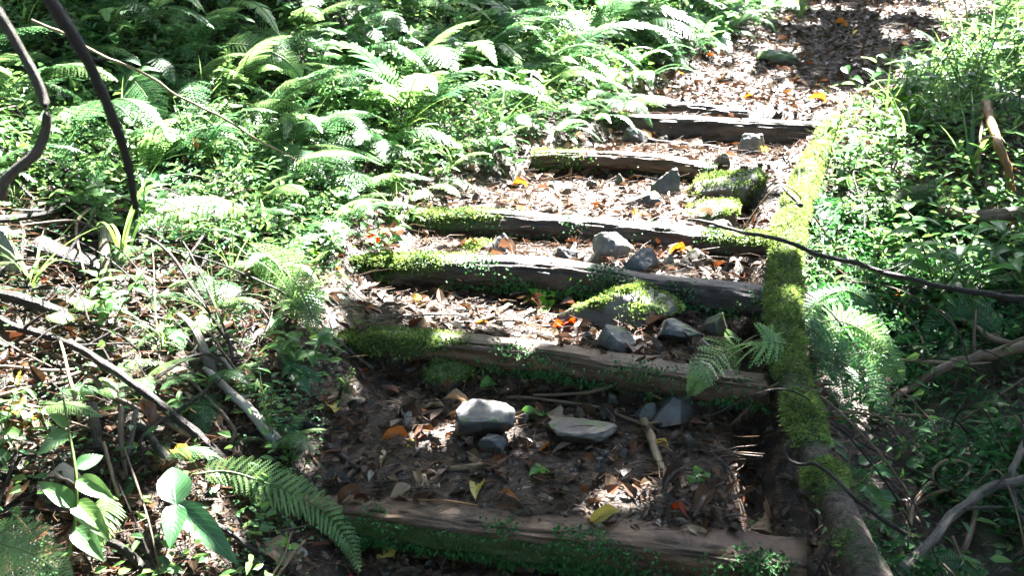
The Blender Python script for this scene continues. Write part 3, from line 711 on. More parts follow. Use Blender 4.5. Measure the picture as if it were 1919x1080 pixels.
for x, y in spread(210, lambda y: lx(y)+.05-U(0, 1)**1.4*2.8, lambda: 2.5+6.5*U(0, 1)**1.1, lambda x, y: lx(y)-x > -.06 and not (y < 3.5 and x < -.65 and U(0, 1) < .8), .075):
    near = lx(y)-x < .5
    herb(x, y, rng.choice(7, p=[.22, .12, .2, .12, .22, .04, .08] if near else [.15, .2, .08, .25, .08, .18, .06]), U(.5, .9) if y < 3.6 else U(.7, 1.25))
for x, y in spread(95, lambda y: rx(y)+.1+U(0, 1)**1.2*1.9, lambda: U(2.3, 8.5), lambda x, y: x > rx(y)+(.26 if y > 4 else .1) and not (y < 3.9 and U(0, 1) < .75), .11):
    herb(x, y, rng.choice(7, p=[.2, .16, .06, .2, .18, .12, .08]), U(.5, .9) if y < 3.8 else U(.9, 1.7))

def seedling(name, label, base, stem, lvs, mat='hero', cat='seedling', r=.0022):
    b = G(*base); root = empty(name, b, label, cat)
    a = np.array([G(*q) for q in stem])-b; v, f, al, _ = tube_geo(smooth_path(a, 14), np.linspace(r, r*.6, 14), 6, .05)
    link('stem', mesh('stem', v, f, M['stalk'], uv=al), root)
    for i, (p0, p1, w, lab) in enumerate(lvs):
        A, B = G(*p0)-b, G(*p1)-b; L = np.linalg.norm(B-A); d = unit(B-A)
        toc = unit(CAM-b-A+0.0); n = unit(np.array([0, -.25, 1.0])*.6+toc*.8); s = unit(np.cross(n, d)); n = np.cross(d, s)
        v, f = shape_leaf(1, w, 9, .16, .12, .08, .04, tipy=.62, seed=i)
        v = v*L; q = np.stack([d, s, n], 1); lf = link('leaf', mesh('leaf', v @ q.T+A, f, M[mat], uv=luv(len(v))), root)
        if lab: lf['label'] = lab
    return root
seedling('seedling', 'broad leaved seedling with four large glossy leaves at the lower left', (300, 1075, .02), [(300, 1075, .02), (318, 1010, .08), (331, 950, .13)],
         [((331, 948, .13), (322, 868, .14), .62, 'upright leaf catching the sun'), ((331, 948, .13), (318, 1025, .13), .5, None), ((333, 948, .13), (447, 1055, .10), .34, 'longest leaf pointing lower right'), ((333, 946, .13), (392, 950, .13), .3, None)])
seedling('seedling', 'low seedling with three pale sunlit leaves left of the second log step', (575, 745, .01), [(575, 745, .01), (560, 715, .05), (548, 692, .07)],
         [((548, 692, .07), (556, 650, .08), .5, None), ((548, 692, .07), (606, 715, .07), .45, None), ((546, 694, .07), (582, 738, .06), .4, None), ((546, 692, .07), (527, 668, .07), .4, None)])
seedling('seedling', 'lime green seedling sprouting in front of the middle of the third log step', (1030, 585, .0), [(1030, 585, .0), (1028, 570, .02), (1026, 560, .03)],
         [((1026, 562, .03), (1020, 508, .06), .42, None), ((1024, 562, .03), (990, 540, .05), .5, None), ((1024, 564, .03), (982, 562, .05), .45, None), ((1030, 562, .03), (1045, 535, .05), .4, None), ((1048, 560, .02), (1066, 532, .05), .5, None), ((1030, 560, .03), (1010, 590, .03), .4, None)], 'lime')
seedling('sapling', 'thin upright sapling with dark leaves standing near the left bottom corner', (112, 1075, .02), [(112, 1075, .03), (138, 1000, .16), (143, 900, .3), (128, 800, .36), (118, 745, .38)],
         [((143, 900, .3), (215, 935, .3), .5, None), ((143, 880, .3), (195, 850, .32), .5, None), ((140, 950, .25), (70, 900, .28), .45, None), ((128, 800, .36), (92, 775, .4), .5, None), ((140, 940, .26), (205, 1010, .24), .42, None), ((138, 990, .18), (195, 1050, .16), .5, None), ((128, 810, .36), (70, 850, .34), .45, None)], 'herb', r=.004)
seedling('seedling', 'small seedling with round leaves at the bottom edge under the broad leaved seedling', (330, 1110, .0), [(330, 1110, .0), (318, 1080, .05), (312, 1065, .06)],
         [((312, 1065, .06), (298, 1040, .08), .7, None), ((312, 1065, .06), (345, 1072, .07), .6, None), ((312, 1065, .06), (285, 1078, .07), .6, None)], 'herb')
seedling('seedling', 'broad blue green leaves among twigs at the right edge, level with the third step', (1880, 540, .01), [(1880, 540, .01), (1865, 510, .08), (1850, 485, .12)],
         [((1850, 485, .12), (1818, 458, .14), .6, None), ((1850, 485, .12), (1890, 500, .12), .6, None), ((1850, 487, .12), (1860, 520, .1), .5, None), ((1850, 485, .12), (1855, 450, .14), .5, None)])
seedling('seedling', 'drooping grey green leaf plant on the side log near the fourth step', (1545, 400, .05), [(1545, 400, .05), (1548, 385, .1), (1545, 372, .12)],
         [((1545, 372, .12), (1546, 465, .11), .32, None), ((1545, 372, .12), (1575, 420, .12), .4, None), ((1545, 372, .12), (1520, 400, .12), .4, None)])
seedling('vine', 'string of small oval leaves on the right flank of the side log near its bottom', (1640, 940, .01), [(1640, 940, .02), (1600, 890, .05), (1570, 850, .06)],
         [((1600, 885, .05), (1640, 905, .06), .5, None), ((1610, 870, .05), (1632, 858, .07), .75, None), ((1628, 880, .05), (1688, 893, .07), .34, None), ((1640, 930, .04), (1695, 935, .06), .4, None), ((1620, 910, .05), (1660, 955, .05), .5, None), ((1600, 890, .05), (1585, 865, .06), .6, None), ((1650, 940, .03), (1672, 965, .04), .6, None)], 'herb')
seedling('seedling', 'dark broad leaf plant in the shadows right of the side log end', (1760, 860, .01), [(1760, 860, .01), (1740, 840, .06), (1725, 820, .1)],
         [((1725, 820, .1), (1755, 775, .14), .35, None), ((1725, 840, .08), (1765, 858, .08), .3, None), ((1700, 880, .04), (1735, 850, .1), .4, None)], 'herb')

# ------------------------------------------------------------------ grass tufts
def grass_mesh(seed, n, L, w, sp):
    r = np.random.default_rng(seed); parts = []
    for i in range(n):
        a = r.uniform(0, 6.28); l = L*r.uniform(.5, 1.1); lean = r.uniform(.05, sp); m = 8; t = np.linspace(0, 1, m)
        ang = math.pi/2-lean-t*r.uniform(.3, 1.9); st = l/(m-1)
        x = np.concatenate([[0], np.cumsum(np.cos(ang[:-1])*st)]); z = np.concatenate([[0], np.cumsum(np.sin(ang[:-1])*st)])
        ww = w*r.uniform(.6, 1.2)*np.clip(np.sin(np.pi*(t*.93+.07)**.5), .02, 1); c, s = math.cos(a), math.sin(a); o = r.uniform(-.012, .012, 2)
        V = []
        for j in range(m):
            for g, up in ((-1, 0.3), (0, 0), (1, 0.3)): V.append((x[j]*c-g*ww[j]*s+o[0], x[j]*s+g*ww[j]*c+o[1], z[j]+up*ww[j]))
        parts.append((np.array(V), [(j*3+q, j*3+q+1, j*3+q+4, j*3+q+3) for j in range(m-1) for q in (0, 1)], 0))
    v, f, _ = merge(parts); return mesh('grass_tuft', v, f, M['grass'])
GM = [grass_mesh(1, 14, .32, .0035, .7), grass_mesh(2, 9, .36, .007, .6), grass_mesh(3, 22, .2, .0025, .9)]
GN = ['thin bladed grass tuft', 'broad bladed grass tuft', 'short fine grass tuft']
def grass(x, y, k, sc, lab=None):
    o = link('grass_tuft', GM[k], None, (x, y, float(h(x, y))-.005)); o.scale = (sc,)*3; o.rotation_euler = (U(-.2, .2), U(-.2, .2), U(0, 6.28))
    return tag(o, lab or f'{GN[k]}, {zone(x, y)}', 'grass', None if lab else f'{GN[k]}s, {zone(x, y)}')
for x, y in spread(85, lambda y: lx(y)-.05-U(0, 1)*2.2, lambda: U(3.1, 9), lambda x, y: lx(y)-x > .05, .15): grass(x, y, rng.choice(3, p=[.4, .25, .35]), U(.6, 1.1))
for x, y in spread(38, lambda y: rx(y)+.15+U(0, 1)*2, lambda: 4.2+5*U(0, 1)**.7, lambda x, y: x > rx(y)+.1, .2): grass(x, y, rng.choice(3, p=[.5, .3, .2]), U(.7, 1.3))
p = G(745, 425); grass(p[0], p[1], 1, .62, 'green grass tuft with curved blades beside the mossy end of the fourth step')
p = G(985, 205); grass(p[0], p[1], 1, .9, 'upright broad grass blades against the sunlit ferns left of the sixth step')
p = G(560, 300); grass(p[0], p[1], 0, .9, 'grass tuft with lime blades at the foot of the straw stem')
p = G(1500, 35); grass(p[0], p[1], 0, 1.1, 'bright grass tuft hanging over the left edge of the uppermost trail')
p = G(1770, 60); grass(p[0], p[1], 0, 1.3, 'tall yellow green grass at the upper right beside the trail')
p = G(1860, 110); grass(p[0], p[1], 1, 1.4, 'tall dark grass clump in the upper right corner')

# ------------------------------------------------------------------ uncountable ground cover, litter, moss films
def world_pts(n, f, dens):
    out = []
    while sum(map(len, out)) < n:
        y = 2.1+8.5*rng.random(n)**1.25; x = np.interp(y, TY, XL)+U(-3.6, 5.2, n)
        k = dens(x, y) > rng.random(n); k &= visible(x, y, m=160)
        out.append(np.stack([x[k], y[k]], -1))
    q = np.vstack(out)[:n]; return q[:, 0], q[:, 1]
def cover(name, n, dens, Lr, wr, mat, lift, upz, label, cat='ground cover'):
    x, y = world_pts(n, None, dens); nr = normal(x, y); z = h(x, y)
    hh = lift*rng.random(n)**1.4
    p = np.stack([x, y, z], -1)+nr*(hh[:, None]+.002)
    d = U(-1, 1, (n, 3))*[1, 1, .35]+[0, -.1, upz]; nn = unit(nr+U(-1, 1, (n, 3))*.55)
    o = leaves(name, p, d, nn, U(*Lr, n), U(*Lr, n)*wr, mat); return tag(o, label, cat, kind='stuff')
DL = lambda x, y: np.interp(y, TY, XL)-x
DR = lambda x, y: x-np.interp(y, TY, XR)
clump = lambda x, y, s=3.5, o=0: np.clip((fbm(x*s+o, y*s, 2.2+o)-.33)*5, 0, 1)
debris = lambda x, y: (y < 3.55)*(x < -.62)*(x > -1.7)*1.0
cover('creeping_ground_cover', 34000, lambda x, y: sstep(.02, .3, DL(x, y))*clump(x, y)*(1-.92*debris(x, y)), (.012, .042), .5, M['cover'], .13, .15, 'low creeping leaves covering the sunlit left bank')
cover('fine_ground_cover', 50000, lambda x, y: np.maximum(sstep(-.02, .15, DL(x, y)), .3*sstep(.22, .4, DR(x, y))*(y > 3.9))*clump(x, y, 5, 4)*(1-.8*debris(x, y)), (.006, .016), .55, M['herb'], .06, .2, 'fine tiny leaved ground cover on both banks')
cover('tangled_undergrowth', 9000, lambda x, y: sstep(.2, .5, DR(x, y))*clump(x, y, 3, 9)*(.15+.85*(y > 4.2)), (.02, .06), .38, M['cover'], .16, .1, 'tangled undergrowth filling the hollow right of the side log')
cover('leaf_litter', 55000, lambda x, y: np.clip(.75+.5*(fbm(x*3, y*3)-.5)-.5*sstep(.4, 1.5, np.maximum(DL(x, y), DR(x, y)))-.6*(y < 4)*sstep(.05, .3, DR(x, y)), 0, 1), (.005, .024), .45, M['litter'], .012, .05, 'small broken dead leaves and crumbs littering the trail and banks', 'leaf litter')
cover('dead_leaf_layer', 13000, lambda x, y: np.clip(.45+.5*sstep(.0, .3, DL(x, y))*(y < 3.7)+.35*(y > 5.8)*(DL(x, y) < 0)-.35*(y < 4)*sstep(.05, .3, DR(x, y)), 0, 1), (.025, .065), .5, M['litter'], .02, .12, 'layer of curled dead leaves on the soil', 'leaf litter')
cover('shaded_ground_cover', 11000, lambda x, y: sstep(.08, .3, DR(x, y))*(y < 4.6)*clump(x, y, 4, 5), (.01, .045), .42, M['mossdark'], .1, .2, 'dark leaves covering the shaded hollow right of the side log')
# twiggy crumbs
def straws(name, n, dens, Lr, wr, mat, label):
    x, y = world_pts(n, None, dens); z = h(x, y)+U(.002, .02, n); p = np.stack([x, y, z], -1)
    a = U(0, 6.28, n); d = np.stack([np.cos(a), np.sin(a), U(-.12, .25, n)], -1); L = U(*Lr, n)[:, None]; w = U(*wr, n)[:, None]
    d = unit(d); s = unit(np.cross(d, [0, 0, 1.])); u = np.cross(s, d); V = []
    for t, k in ((0, 1), (.5, 1), (1, .5)):
        c = p+d*L*t+u*np.sin(t*3.14)*L*U(-.06, .08, (n, 1))+s*np.sin(t*3.14)*L*U(-.12, .12, (n, 1))
        for q in range(3): V.append(c+(s*math.cos(q*2.094)+u*math.sin(q*2.094))*w*k)
    V = np.stack(V, 1).reshape(-1, 3); b = (np.arange(n)*9)[:, None]; F = []
    for r in (0, 3):
        for q in range(3): F.append(b+np.array([[r+q, r+(q+1) % 3, r+3+(q+1) % 3, r+3+q]]))
    return tag(link(name, mesh(name, V, np.concatenate(F), mat)), label, 'leaf litter', kind='stuff')
straws('dead_stalks', 20000, lambda x, y: np.clip(.4+.6*debris(x, y)-.25*sstep(1, 2, DL(x, y)), 0, 1), (.03, .14), (.0006, .0016), M['litter'], 'fine dead stalks and needles strewn over the ground')
x, y = world_pts(1500, None, lambda x, y: ((DL(x, y) < 0)*(DR(x, y) < 0)).astype(float))
import bmesh
bm = bmesh.new(); bmesh.ops.create_icosphere(bm, subdivisions=1, radius=1); iv = np.array([v.co[:] for v in bm.verts]); iF = np.array([[v.index for v in f.verts] for f in bm.faces]); bm.free()
n = len(x); sz = (.003+.011*rng.random(n)**2.5)[:, None, None]; q = iv[None]*sz*U(.5, 1.2, (n, 1, 3))*(1+U(-.25, .25, (n, len(iv), 1)))+np.stack([x, y, h(x, y)], -1)[:, None]
tag(link('gravel', mesh('gravel', q.reshape(-1, 3), (iF[None]+(np.arange(n)*len(iv))[:, None, None]).reshape(-1, 3), M['rock'], smooth=False)), 'small grit and pebbles in the dirt treads', 'gravel', kind='stuff')

# ------------------------------------------------------------------ fallen leaves, one by one
FL = {}
def fl_mesh(col, v):
    if (col, v) not in FL:
        a = [dict(Wd=.5, fold=.25, droop=.15, curl=.25, wav=.25), dict(Wd=.42, fold=.5, droop=-.1, curl=.5, wav=.3), dict(Wd=.55, fold=.1, droop=.25, curl=-.35, wav=.5),
             dict(Wd=.62, fold=.15, droop=.1, curl=.15, wav=.35, lobes=2), dict(Wd=.3, fold=.3, droop=.2, curl=.3, wav=.2)][v]
        V, F = shape_leaf(1, a.pop('Wd'), 9, seed=v*3+1, tipy=.7, **a); V = V-[.5, 0, 0]
        FL[col, v] = mesh('fallen_leaf', V, F, LEAFC[col])
    return FL[col, v]
SHAPEN = ['oval', 'folded', 'curled', 'ragged', 'narrow']
def fleaf(x, y, col, v, L, lab=None, z=None, rot=None):
    o = link('fallen_leaf', fl_mesh(col, v)); nr = Vector(normal(np.array([x]), np.array([y]))[0])
    z = float(h(x, y))+L*.10 if z is None else z; o.location = (x, y, z); q = nr.to_track_quat('Z', 'Y')
    o.rotation_mode = 'QUATERNION'
    o.rotation_quaternion = q @ Matrix.Rotation(U(0, 6.28) if rot is None else rot, 3, 'Z').to_quaternion() @ Matrix.Rotation(U(-.45, .45), 3, 'X').to_quaternion() @ Matrix.Rotation(U(-.35, .35), 3, 'Y').to_quaternion()
    o.scale = (L, L, L); sz = 'large' if L > .085 else 'small' if L < .055 else 'middling'
    cn = dict(dark='dark brown', pale='pale', tan='tan').get(col, col)
    return tag(o, lab or f'{sz} {SHAPEN[v]} {cn} fallen leaf, {zone(x, y)}', 'fallen leaf', None if lab else f'{sz} {SHAPEN[v]} {cn} fallen leaves, {zone(x, y)}')
cols = ['brown', 'dark', 'orange', 'red', 'yellow', 'tan', 'pale', 'green']
pts = []
for x, y in spread(205, lambda y: U(lx(y)-.05, rx(y)-.03), lambda: U(2.35, 5.7), lambda x, y: True, .045): pts.append((x, y, [.33, .27, .04, .015, .06, .17, .07, .035]))
for x, y in spread(70, lambda y: U(lx(y), rx(y)), lambda: U(6.1, 9.2), lambda x, y: True, .06): pts.append((x, y, [.38, .2, .1, .02, .03, .17, .08, .02]))
for x, y in spread(45, lambda y: lx(y)-U(0, 1)*1.1, lambda: U(2.3, 3.9), lambda x, y: lx(y)-x > .0, .07): pts.append((x, y, [.27, .22, .03, .02, .06, .25, .15, 0]))
for x, y, pr in pts:
    c = cols[rng.choice(8, p=np.array(pr)/sum(pr))]
    fleaf(x, y, c, rng.integers(0, 5), U(.04, .10) if y < 6 else U(.06, .11))
def fl(px, py, col, v, wpx, lab, rot=None, off=.015):
    p = G(px, py, off); fleaf(p[0], p[1], col, v, wpx*np.linalg.norm(p-CAM)/FPX, lab, p[2], rot)
fl(372, 272, 'orange', 1, 30, 'upright orange leaf caught in the ferns of the upper left bank', 1.5, .25)
fl(716, 570, 'red', 2, 26, 'bright red curled leaf at the mossy left end of the third log step')
fl(690, 582, 'orange', 0, 30, 'orange leaf beside the bright red one at the left end of the second tread')
fl(788, 563, 'yellow', 0, 40, 'yellow leaf in front of the left part of the third log step', .1)
fl(1065, 612, 'red', 3, 62, 'large rust red crumpled leaf on the second tread left of the mossy slab', .5)
fl(1105, 628, 'brown', 2, 45, 'brown crumpled leaf beside the rust red one on the second tread')
fl(1024, 628, 'tan', 0, 55, 'pale tan flat leaf on the second tread left of the rust red leaf')
fl(1125, 386, 'red', 0, 30, 'vivid red leaf behind the fourth log step', 0)
fl(1195, 402, 'orange', 0, 40, 'orange leaf lying against the back of the fourth log step')
fl(1405, 183, 'orange', 0, 36, 'vivid orange leaf at the left of the upper trail', 0)
fl(1480, 178, 'orange', 4, 36, 'orange leaf at the middle of the upper trail', .2)
fl(1250, 255, 'yellow', 3, 44, 'yellow ragged leaf at the foot of the sixth log step')
fl(620, 762, 'yellow', 3, 44, 'bright yellow ragged leaf left of the second log step', 1)
fl(617, 738, 'tan', 4, 70, 'long tan leaf above the bright yellow ragged one', 0)
fl(745, 826, 'orange', 1, 60, 'orange brown folded leaf on the lowest tread left of the angular rock', -.3)
fl(770, 838, 'yellow', 0, 36, 'yellow leaf touching the orange brown folded one')
fl(840, 840, 'brown', 2, 44, 'rusty brown leaf left of the small grey rock on the lowest tread')
fl(1000, 780, 'green', 0, 60, 'pale green leaf right of the large angular rock', .4)
fl(1020, 890, 'green', 0, 62, 'blue green leaf lying in the middle of the lowest tread', .5)
fl(1065, 850, 'dark', 2, 80, 'dark curled leaf in front of the flat dark rock', -.5)
fl(1318, 798, 'yellow', 2, 46, 'yellow curled leaf at the right end of the lowest tread', 1)
fl(1440, 975, 'tan', 3, 88, 'ragged tan leaf at the right end of the lowest step', -.2)
fl(1420, 990, 'green', 0, 46, 'yellow green leaf under the ragged tan leaf', -.3)
fl(1318, 950, 'brown', 1, 88, 'large brown folded leaf standing behind the right part of the lowest step', 1.2, .04)
fl(1305, 905, 'green', 3, 60, 'grey green leaf above the large brown folded leaf')
fl(1270, 965, 'red', 1, 46, 'dark red leaf touching the back of the lowest step')
fl(665, 935, 'brown', 1, 66, 'reddish brown leaf on the left end of the lowest step', .4, .03)
fl(1365, 535, 'yellow', 0, 40, 'upright yellow leaf leaning on the third log step near the side log', 1.5, .04)
fl(1282, 462, 'yellow', 0, 20, 'small yellow leaf between the third and fourth steps at the right')
fl(1365, 462, 'tan', 4, 50, 'tan leaf below the long dark stick right of the fourth step', 0)
fl(505, 1035, 'tan', 3, 95, 'large tan leaf with ragged edge at the bottom left below the fern frond', 1.2, .03)
fl(118, 912, 'pale', 1, 80, 'curled dark leaf with pale violet sheen near the left bottom edge', 2.2, .05)
fl(20, 935, 'brown', 1, 80, 'brown curled leaf at the left bottom edge', .6, .03)
fl(262, 782, 'brown', 1, 70, 'reddish folded leaf hanging on the brown sticks at the left', 1.8, .06)
fl(32, 712, 'yellow', 3, 36, 'yellow star shaped leaf at the left edge')
fl(1520, 122, 'orange', 4, 30, 'orange leaf near the grey stone of the upper trail')
fl(835, 545, 'lime' if 0 else 'green', 4, 34, 'green leaf blade before the third log step left of its seedling', -.6)
fl(1690, 540, 'orange', 2, 50, 'orange brown leaf caught in the dark twigs right of the side log', .3, .08)
fl(1380, 745, 'brown', 0, 70, 'brown leaf in the shade beside the side log below the second step')
fl(750, 790, 'pale', 1, 56, 'pale pinkish folded leaf on the left of the lowest tread', 1.6)
fl(810, 765, 'tan', 0, 50, 'tan leaf left of the large angular rock')
fl(1480, 60, 'brown', 0, 40, 'brown leaf in the shaded part of the uppermost trail')

# ------------------------------------------------------------------ sticks, branches and vines
def st(label, pts, w0, w1, mat, name='stick', cat='stick', **k):
    d = np.linalg.norm(G(*pts[len(pts)//2])-CAM)/FPX/2; return bar(name, label, cat, pts, w0*d, w1*d, M[mat], **k)
st('dark out of focus branch hanging into the picture from the upper left corner', [(60, -60, 1.45), (105, 20, 1.45), (160, 110, 1.45), (205, 205, 1.45), (235, 300, 1.45), (250, 388, 1.45)], 26, 13, 'dark', 'branch', 'branch', sides=10)
st('bent grey branch in the upper left corner with a swollen joint', [(-10, 20, 1.6), (30, 85, 1.6), (66, 150, 1.6), (86, 225, 1.6), (70, 285, 1.6), (38, 310, 1.6), (14, 335, 1.6), (0, 372, 1.6)], 16, 20, 'grey', 'branch', 'branch', sides=10, moss=.15)
st('long straight straw coloured stem slanting down the left bank', [(60, 35, 3.6), (300, 158, 3.85), (610, 332, 4.2)], 5, 4, 'tan', 'dry_stem', 'stem', fork=False)
st('dark horizontal twig at the left above the litter', [(205, 456, .08), (290, 452, .1), (380, 450, .1), (470, 443, .08)], 8, 11, 'dark')
st('short dark stick poking in at the left edge, upper one', [(-40, 418, .1), (50, 405, .12), (112, 394, .12)], 14, 9, 'dark')
st('thick dark stick poking in at the left edge, middle one', [(-60, 540, .1), (0, 553, .1), (60, 568, .1), (124, 588, .1)], 16, 20, 'dark')
st('long dark stick running from the left edge down to the lower bank', [(-30, 590, .08), (60, 625, .1), (150, 655, .1), (225, 705, .1), (320, 775, .08), (425, 862, .05)], 13, 17, 'dark')
st('brown stick lying beside the long dark one on the lower left bank', [(40, 640, .04), (150, 690, .05), (215, 745, .05), (330, 800, .05), (440, 868, .03)], 9, 13, 'brown')
st('grey green stick below the brown sticks at the lower left', [(262, 795, .05), (300, 840, .05), (335, 885, .04)], 13, 17, 'grey', moss=.3)
st('dark blackened log stump lying in the shade at the left', [(70, 470, .03), (130, 490, .05), (200, 515, .02)], 60, 48, 'dark', 'stump', 'log', sides=14)
st('short mossy stake standing upright at the left', [(196, 535, .02), (194, 480, .1), (192, 432, .16)], 24, 18, 'brown', 'stake', 'stake', moss=.4)
st('curved dark grey bark strip on the left bank by the second step', [(335, 590, .05), (365, 620, .08), (385, 665, .08), (402, 715, .03)], 14, 22, 'grey')
st('bleached white stick in full sun left of the second step', [(385, 690, .04), (430, 735, .06), (475, 775, .06), (525, 838, .03)], 12, 24, 'white')
st('thin bleached twig above the white stick', [(405, 655, .05), (445, 705, .07), (490, 740, .04)], 8, 6, 'white')
st('straight tan twig standing at the far left', [(112, 640, .12), (130, 710, .1), (148, 790, .03)], 5, 8, 'tan')
st('dark upright rotten stick in the lower left litter', [(172, 760, .08), (178, 800, .07), (186, 850, .03)], 20, 14, 'dark', sides=12)
st('upright brown stick beside the dark rotten one', [(226, 765, .12), (228, 820, .1), (238, 905, .02)], 11, 6, 'brown')
st('second upright stick with a grey skin, right of the brown one', [(255, 770, .12), (245, 830, .1), (232, 880, .04)], 10, 7, 'grey')
st('thin tan stalk leaning on the upright brown sticks', [(195, 830, .1), (208, 880, .1), (222, 935, .04)], 7, 7, 'tan')
st('dark stick along the bottom left under the sapling', [(180, 1010, .06), (230, 1030, .06), (290, 1085, .03)], 16, 18, 'dark')
st('dark stick under the long green fern frond', [(385, 975, .05), (440, 1005, .05), (480, 1035, .04), (560, 1080, .02)], 11, 14, 'dark')
st('forked tan twig at the bottom right of the tan leaf', [(500, 1095, .05), (530, 1050, .07), (545, 1000, .09)], 6, 4, 'tan')
st('second prong of tan twigs at the bottom left', [(520, 1080, .05), (550, 1040, .07), (572, 1015, .08)], 6, 4, 'tan')
st('tan twig lying across the second tread', [(850, 622, .015), (890, 606, .02), (920, 594, .02), (958, 570, .02)], 5, 9, 'tan')
st('thin tan twig beside the thicker one on the second tread', [(880, 612, .02), (950, 600, .02), (1020, 612, .015)], 4, 4, 'tan')
st('knobbly tan stick standing on the lowest tread right of centre', [(1208, 785, .05), (1222, 830, .04), (1238, 870, .03), (1252, 925, .015)], 15, 15, 'tan', rough=.35)
st('short broken stick lying at the middle of the lowest tread', [(840, 882, .015), (880, 876, .02), (918, 868, .015)], 13, 11, 'tan')
st('long curved dark twig below the second log step', [(945, 745, .03), (1040, 750, .04), (1120, 765, .03), (1190, 790, .02), (1235, 810, .02)], 6, 8, 'brown')
st('forked brown twig below the second log step', [(1000, 740, .04), (1070, 738, .05), (1110, 735, .05), (1150, 722, .05)], 5, 9, 'brown')
st('thin twig lying left from the angular rock', [(790, 780, .02), (840, 764, .03), (900, 748, .03)], 6, 4, 'brown')
st('thin pale twig in front of the second log step at its right end', [(1110, 712, .06), (1180, 722, .05), (1250, 752, .03), (1330, 758, .02)], 4, 5, 'tan')
st('dark stick behind the fifth step in front of the sixth', [(1195, 258, .12), (1260, 268, .12), (1340, 278, .12), (1440, 290, .1)], 8, 10, 'dark')
st('long dark stick leaning from the fourth step across the side log to the right edge', [(1290, 412, 4.12), (1370, 428, 3.95), (1440, 446, 3.76), (1530, 474, 3.66), (1620, 500, 3.6), (1700, 522, 3.55), (1800, 545, 3.5), (1950, 560, 3.45)], 7, 11, 'dark')
st('shorter dark stick below the long one right of the side log', [(1560, 508, .12), (1620, 530, .12), (1680, 562, .1), (1740, 580, .08)], 10, 8, 'dark')
st('straight dark stick slanting down behind the fourth step side log', [(1590, 365, .15), (1640, 415, .15), (1690, 465, .1)], 10, 12, 'dark')
st('short dark twig stuck in the top of the side log', [(1462, 342, 4.3), (1480, 362, 4.2), (1502, 385, 4.12)], 6, 8, 'dark')
st('thick dark bough in the shade along the right edge below the long stick', [(1690, 548, .06), (1780, 548, .08), (1860, 555, .08), (1960, 585, .06)], 26, 34, 'dark', sides=12)
st('thick tan branch curving up to the right edge', [(1630, 772, .05), (1700, 732, .12), (1760, 695, .16), (1800, 678, .18), (1860, 664, .18), (1960, 642, .18)], 12, 22, 'brown', 'branch', 'branch', sides=10)
st('tan side twig joining the thick tan branch from the left', [(1685, 675, .12), (1730, 678, .16), (1775, 682, .17)], 5, 8, 'tan')
st('brown branch sloping down to the thick tan branch at the right', [(1770, 585, .1), (1820, 610, .15), (1860, 635, .17), (1940, 665, .18)], 7, 13, 'brown')
st('long smooth grey branch rising from the bottom edge to the right edge', [(1660, 1110, .12), (1700, 1062, .16), (1750, 1010, .2), (1790, 965, .22), (1840, 925, .24), (1880, 905, .25), (1960, 897, .25)], 17, 19, 'grey', 'branch', 'branch', sides=10)
st('vertical grey branch at the right edge', [(1960, 780, .26), (1915, 840, .24), (1898, 885, .22), (1900, 935, .18), (1930, 990, .12)], 15, 10, 'grey', 'branch', 'branch')
st('tan vine rising in a loop at the lower right', [(1685, 1060, .05), (1705, 990, .08), (1712, 945, .1), (1735, 912, .12), (1760, 905, .12)], 8, 6, 'tan', 'vine', 'vine')
st('round loop of tan vine at the lower right', [(1750, 905, .12), (1752, 880, .14), (1775, 862, .14), (1805, 868, .13), (1815, 885, .12), (1790, 915, .1), (1740, 930, .09), (1700, 955, .06)], 6, 6, 'tan', 'vine', 'vine')
st('pale twig crossing the lower right shadows', [(1560, 774, .1), (1630, 776, .12), (1700, 778, .13), (1760, 782, .13), (1800, 800, .1)], 5, 4, 'tan')
st('thin pale twig standing at the bottom right', [(1785, 1005, .1), (1800, 1045, .08), (1818, 1090, .04)], 6, 7, 'tan')
st('brown dead stick leaning among the vines at the bottom right', [(1825, 920, .12), (1828, 970, .1), (1812, 1015, .08), (1800, 1040, .05)], 9, 12, 'brown')
st('hooked dark vine curling off the side log by the lowest step', [(1482, 828, 2.66), (1473, 845, 2.64), (1480, 862, 2.62), (1500, 870, 2.6), (1525, 868, 2.6), (1560, 895, 2.55), (1600, 935, 2.46), (1650, 975, 2.42), (1700, 1005, 2.4)], 5, 9, 'dark', 'vine', 'vine')
st('thin vertical vine in the right hollow below the dark bough', [(1700, 560, .12), (1695, 590, .12), (1720, 620, .12), (1728, 660, .12), (1712, 720, .08)], 5, 5, 'brown', 'vine', 'vine')
st('orange brown broken stake leaning at the upper right', [(1848, 198, .4), (1866, 260, .35), (1884, 310, .25), (1900, 360, .08)], 18, 13, 'orange', 'stake', 'stake')
st('thin pale stem standing in front of the upper right grass', [(1845, 170, .4), (1838, 240, .3), (1832, 350, .05)], 5, 5, 'tan', 'dry_stem', 'stem')
st('dark fallen bar lying right of the sixth log step', [(1640, 232, .12), (1730, 230, .14), (1850, 234, .16)], 14, 14, 'dark', 'log', 'log')
st('brown rotten log lying across the right edge above the blue green leaves', [(1760, 398, .1), (1830, 405, .12), (1900, 402, .14), (1960, 405, .14)], 22, 26, 'brown', 'log', 'log', sides=12)
mb = st('short moss covered log on the right bank beside the fourth step', [(1590, 432, .04), (1640, 405, .08), (1700, 378, .1), (1745, 372, .08)], 54, 50, 'bark', 'mossy_log', 'log', sides=16, moss=.6)
st('two thin sticks lying flat at the bottom right below the lowest step', [(1250, 1040, .03), (1320, 1052, .03), (1400, 1060, .03), (1480, 1075, .02)], 7, 10, 'brown')
st('forked tan twig at the bottom below the right end of the lowest step', [(1180, 1085, .03), (1220, 1060, .04), (1262, 1038, .05)], 9, 6, 'tan')
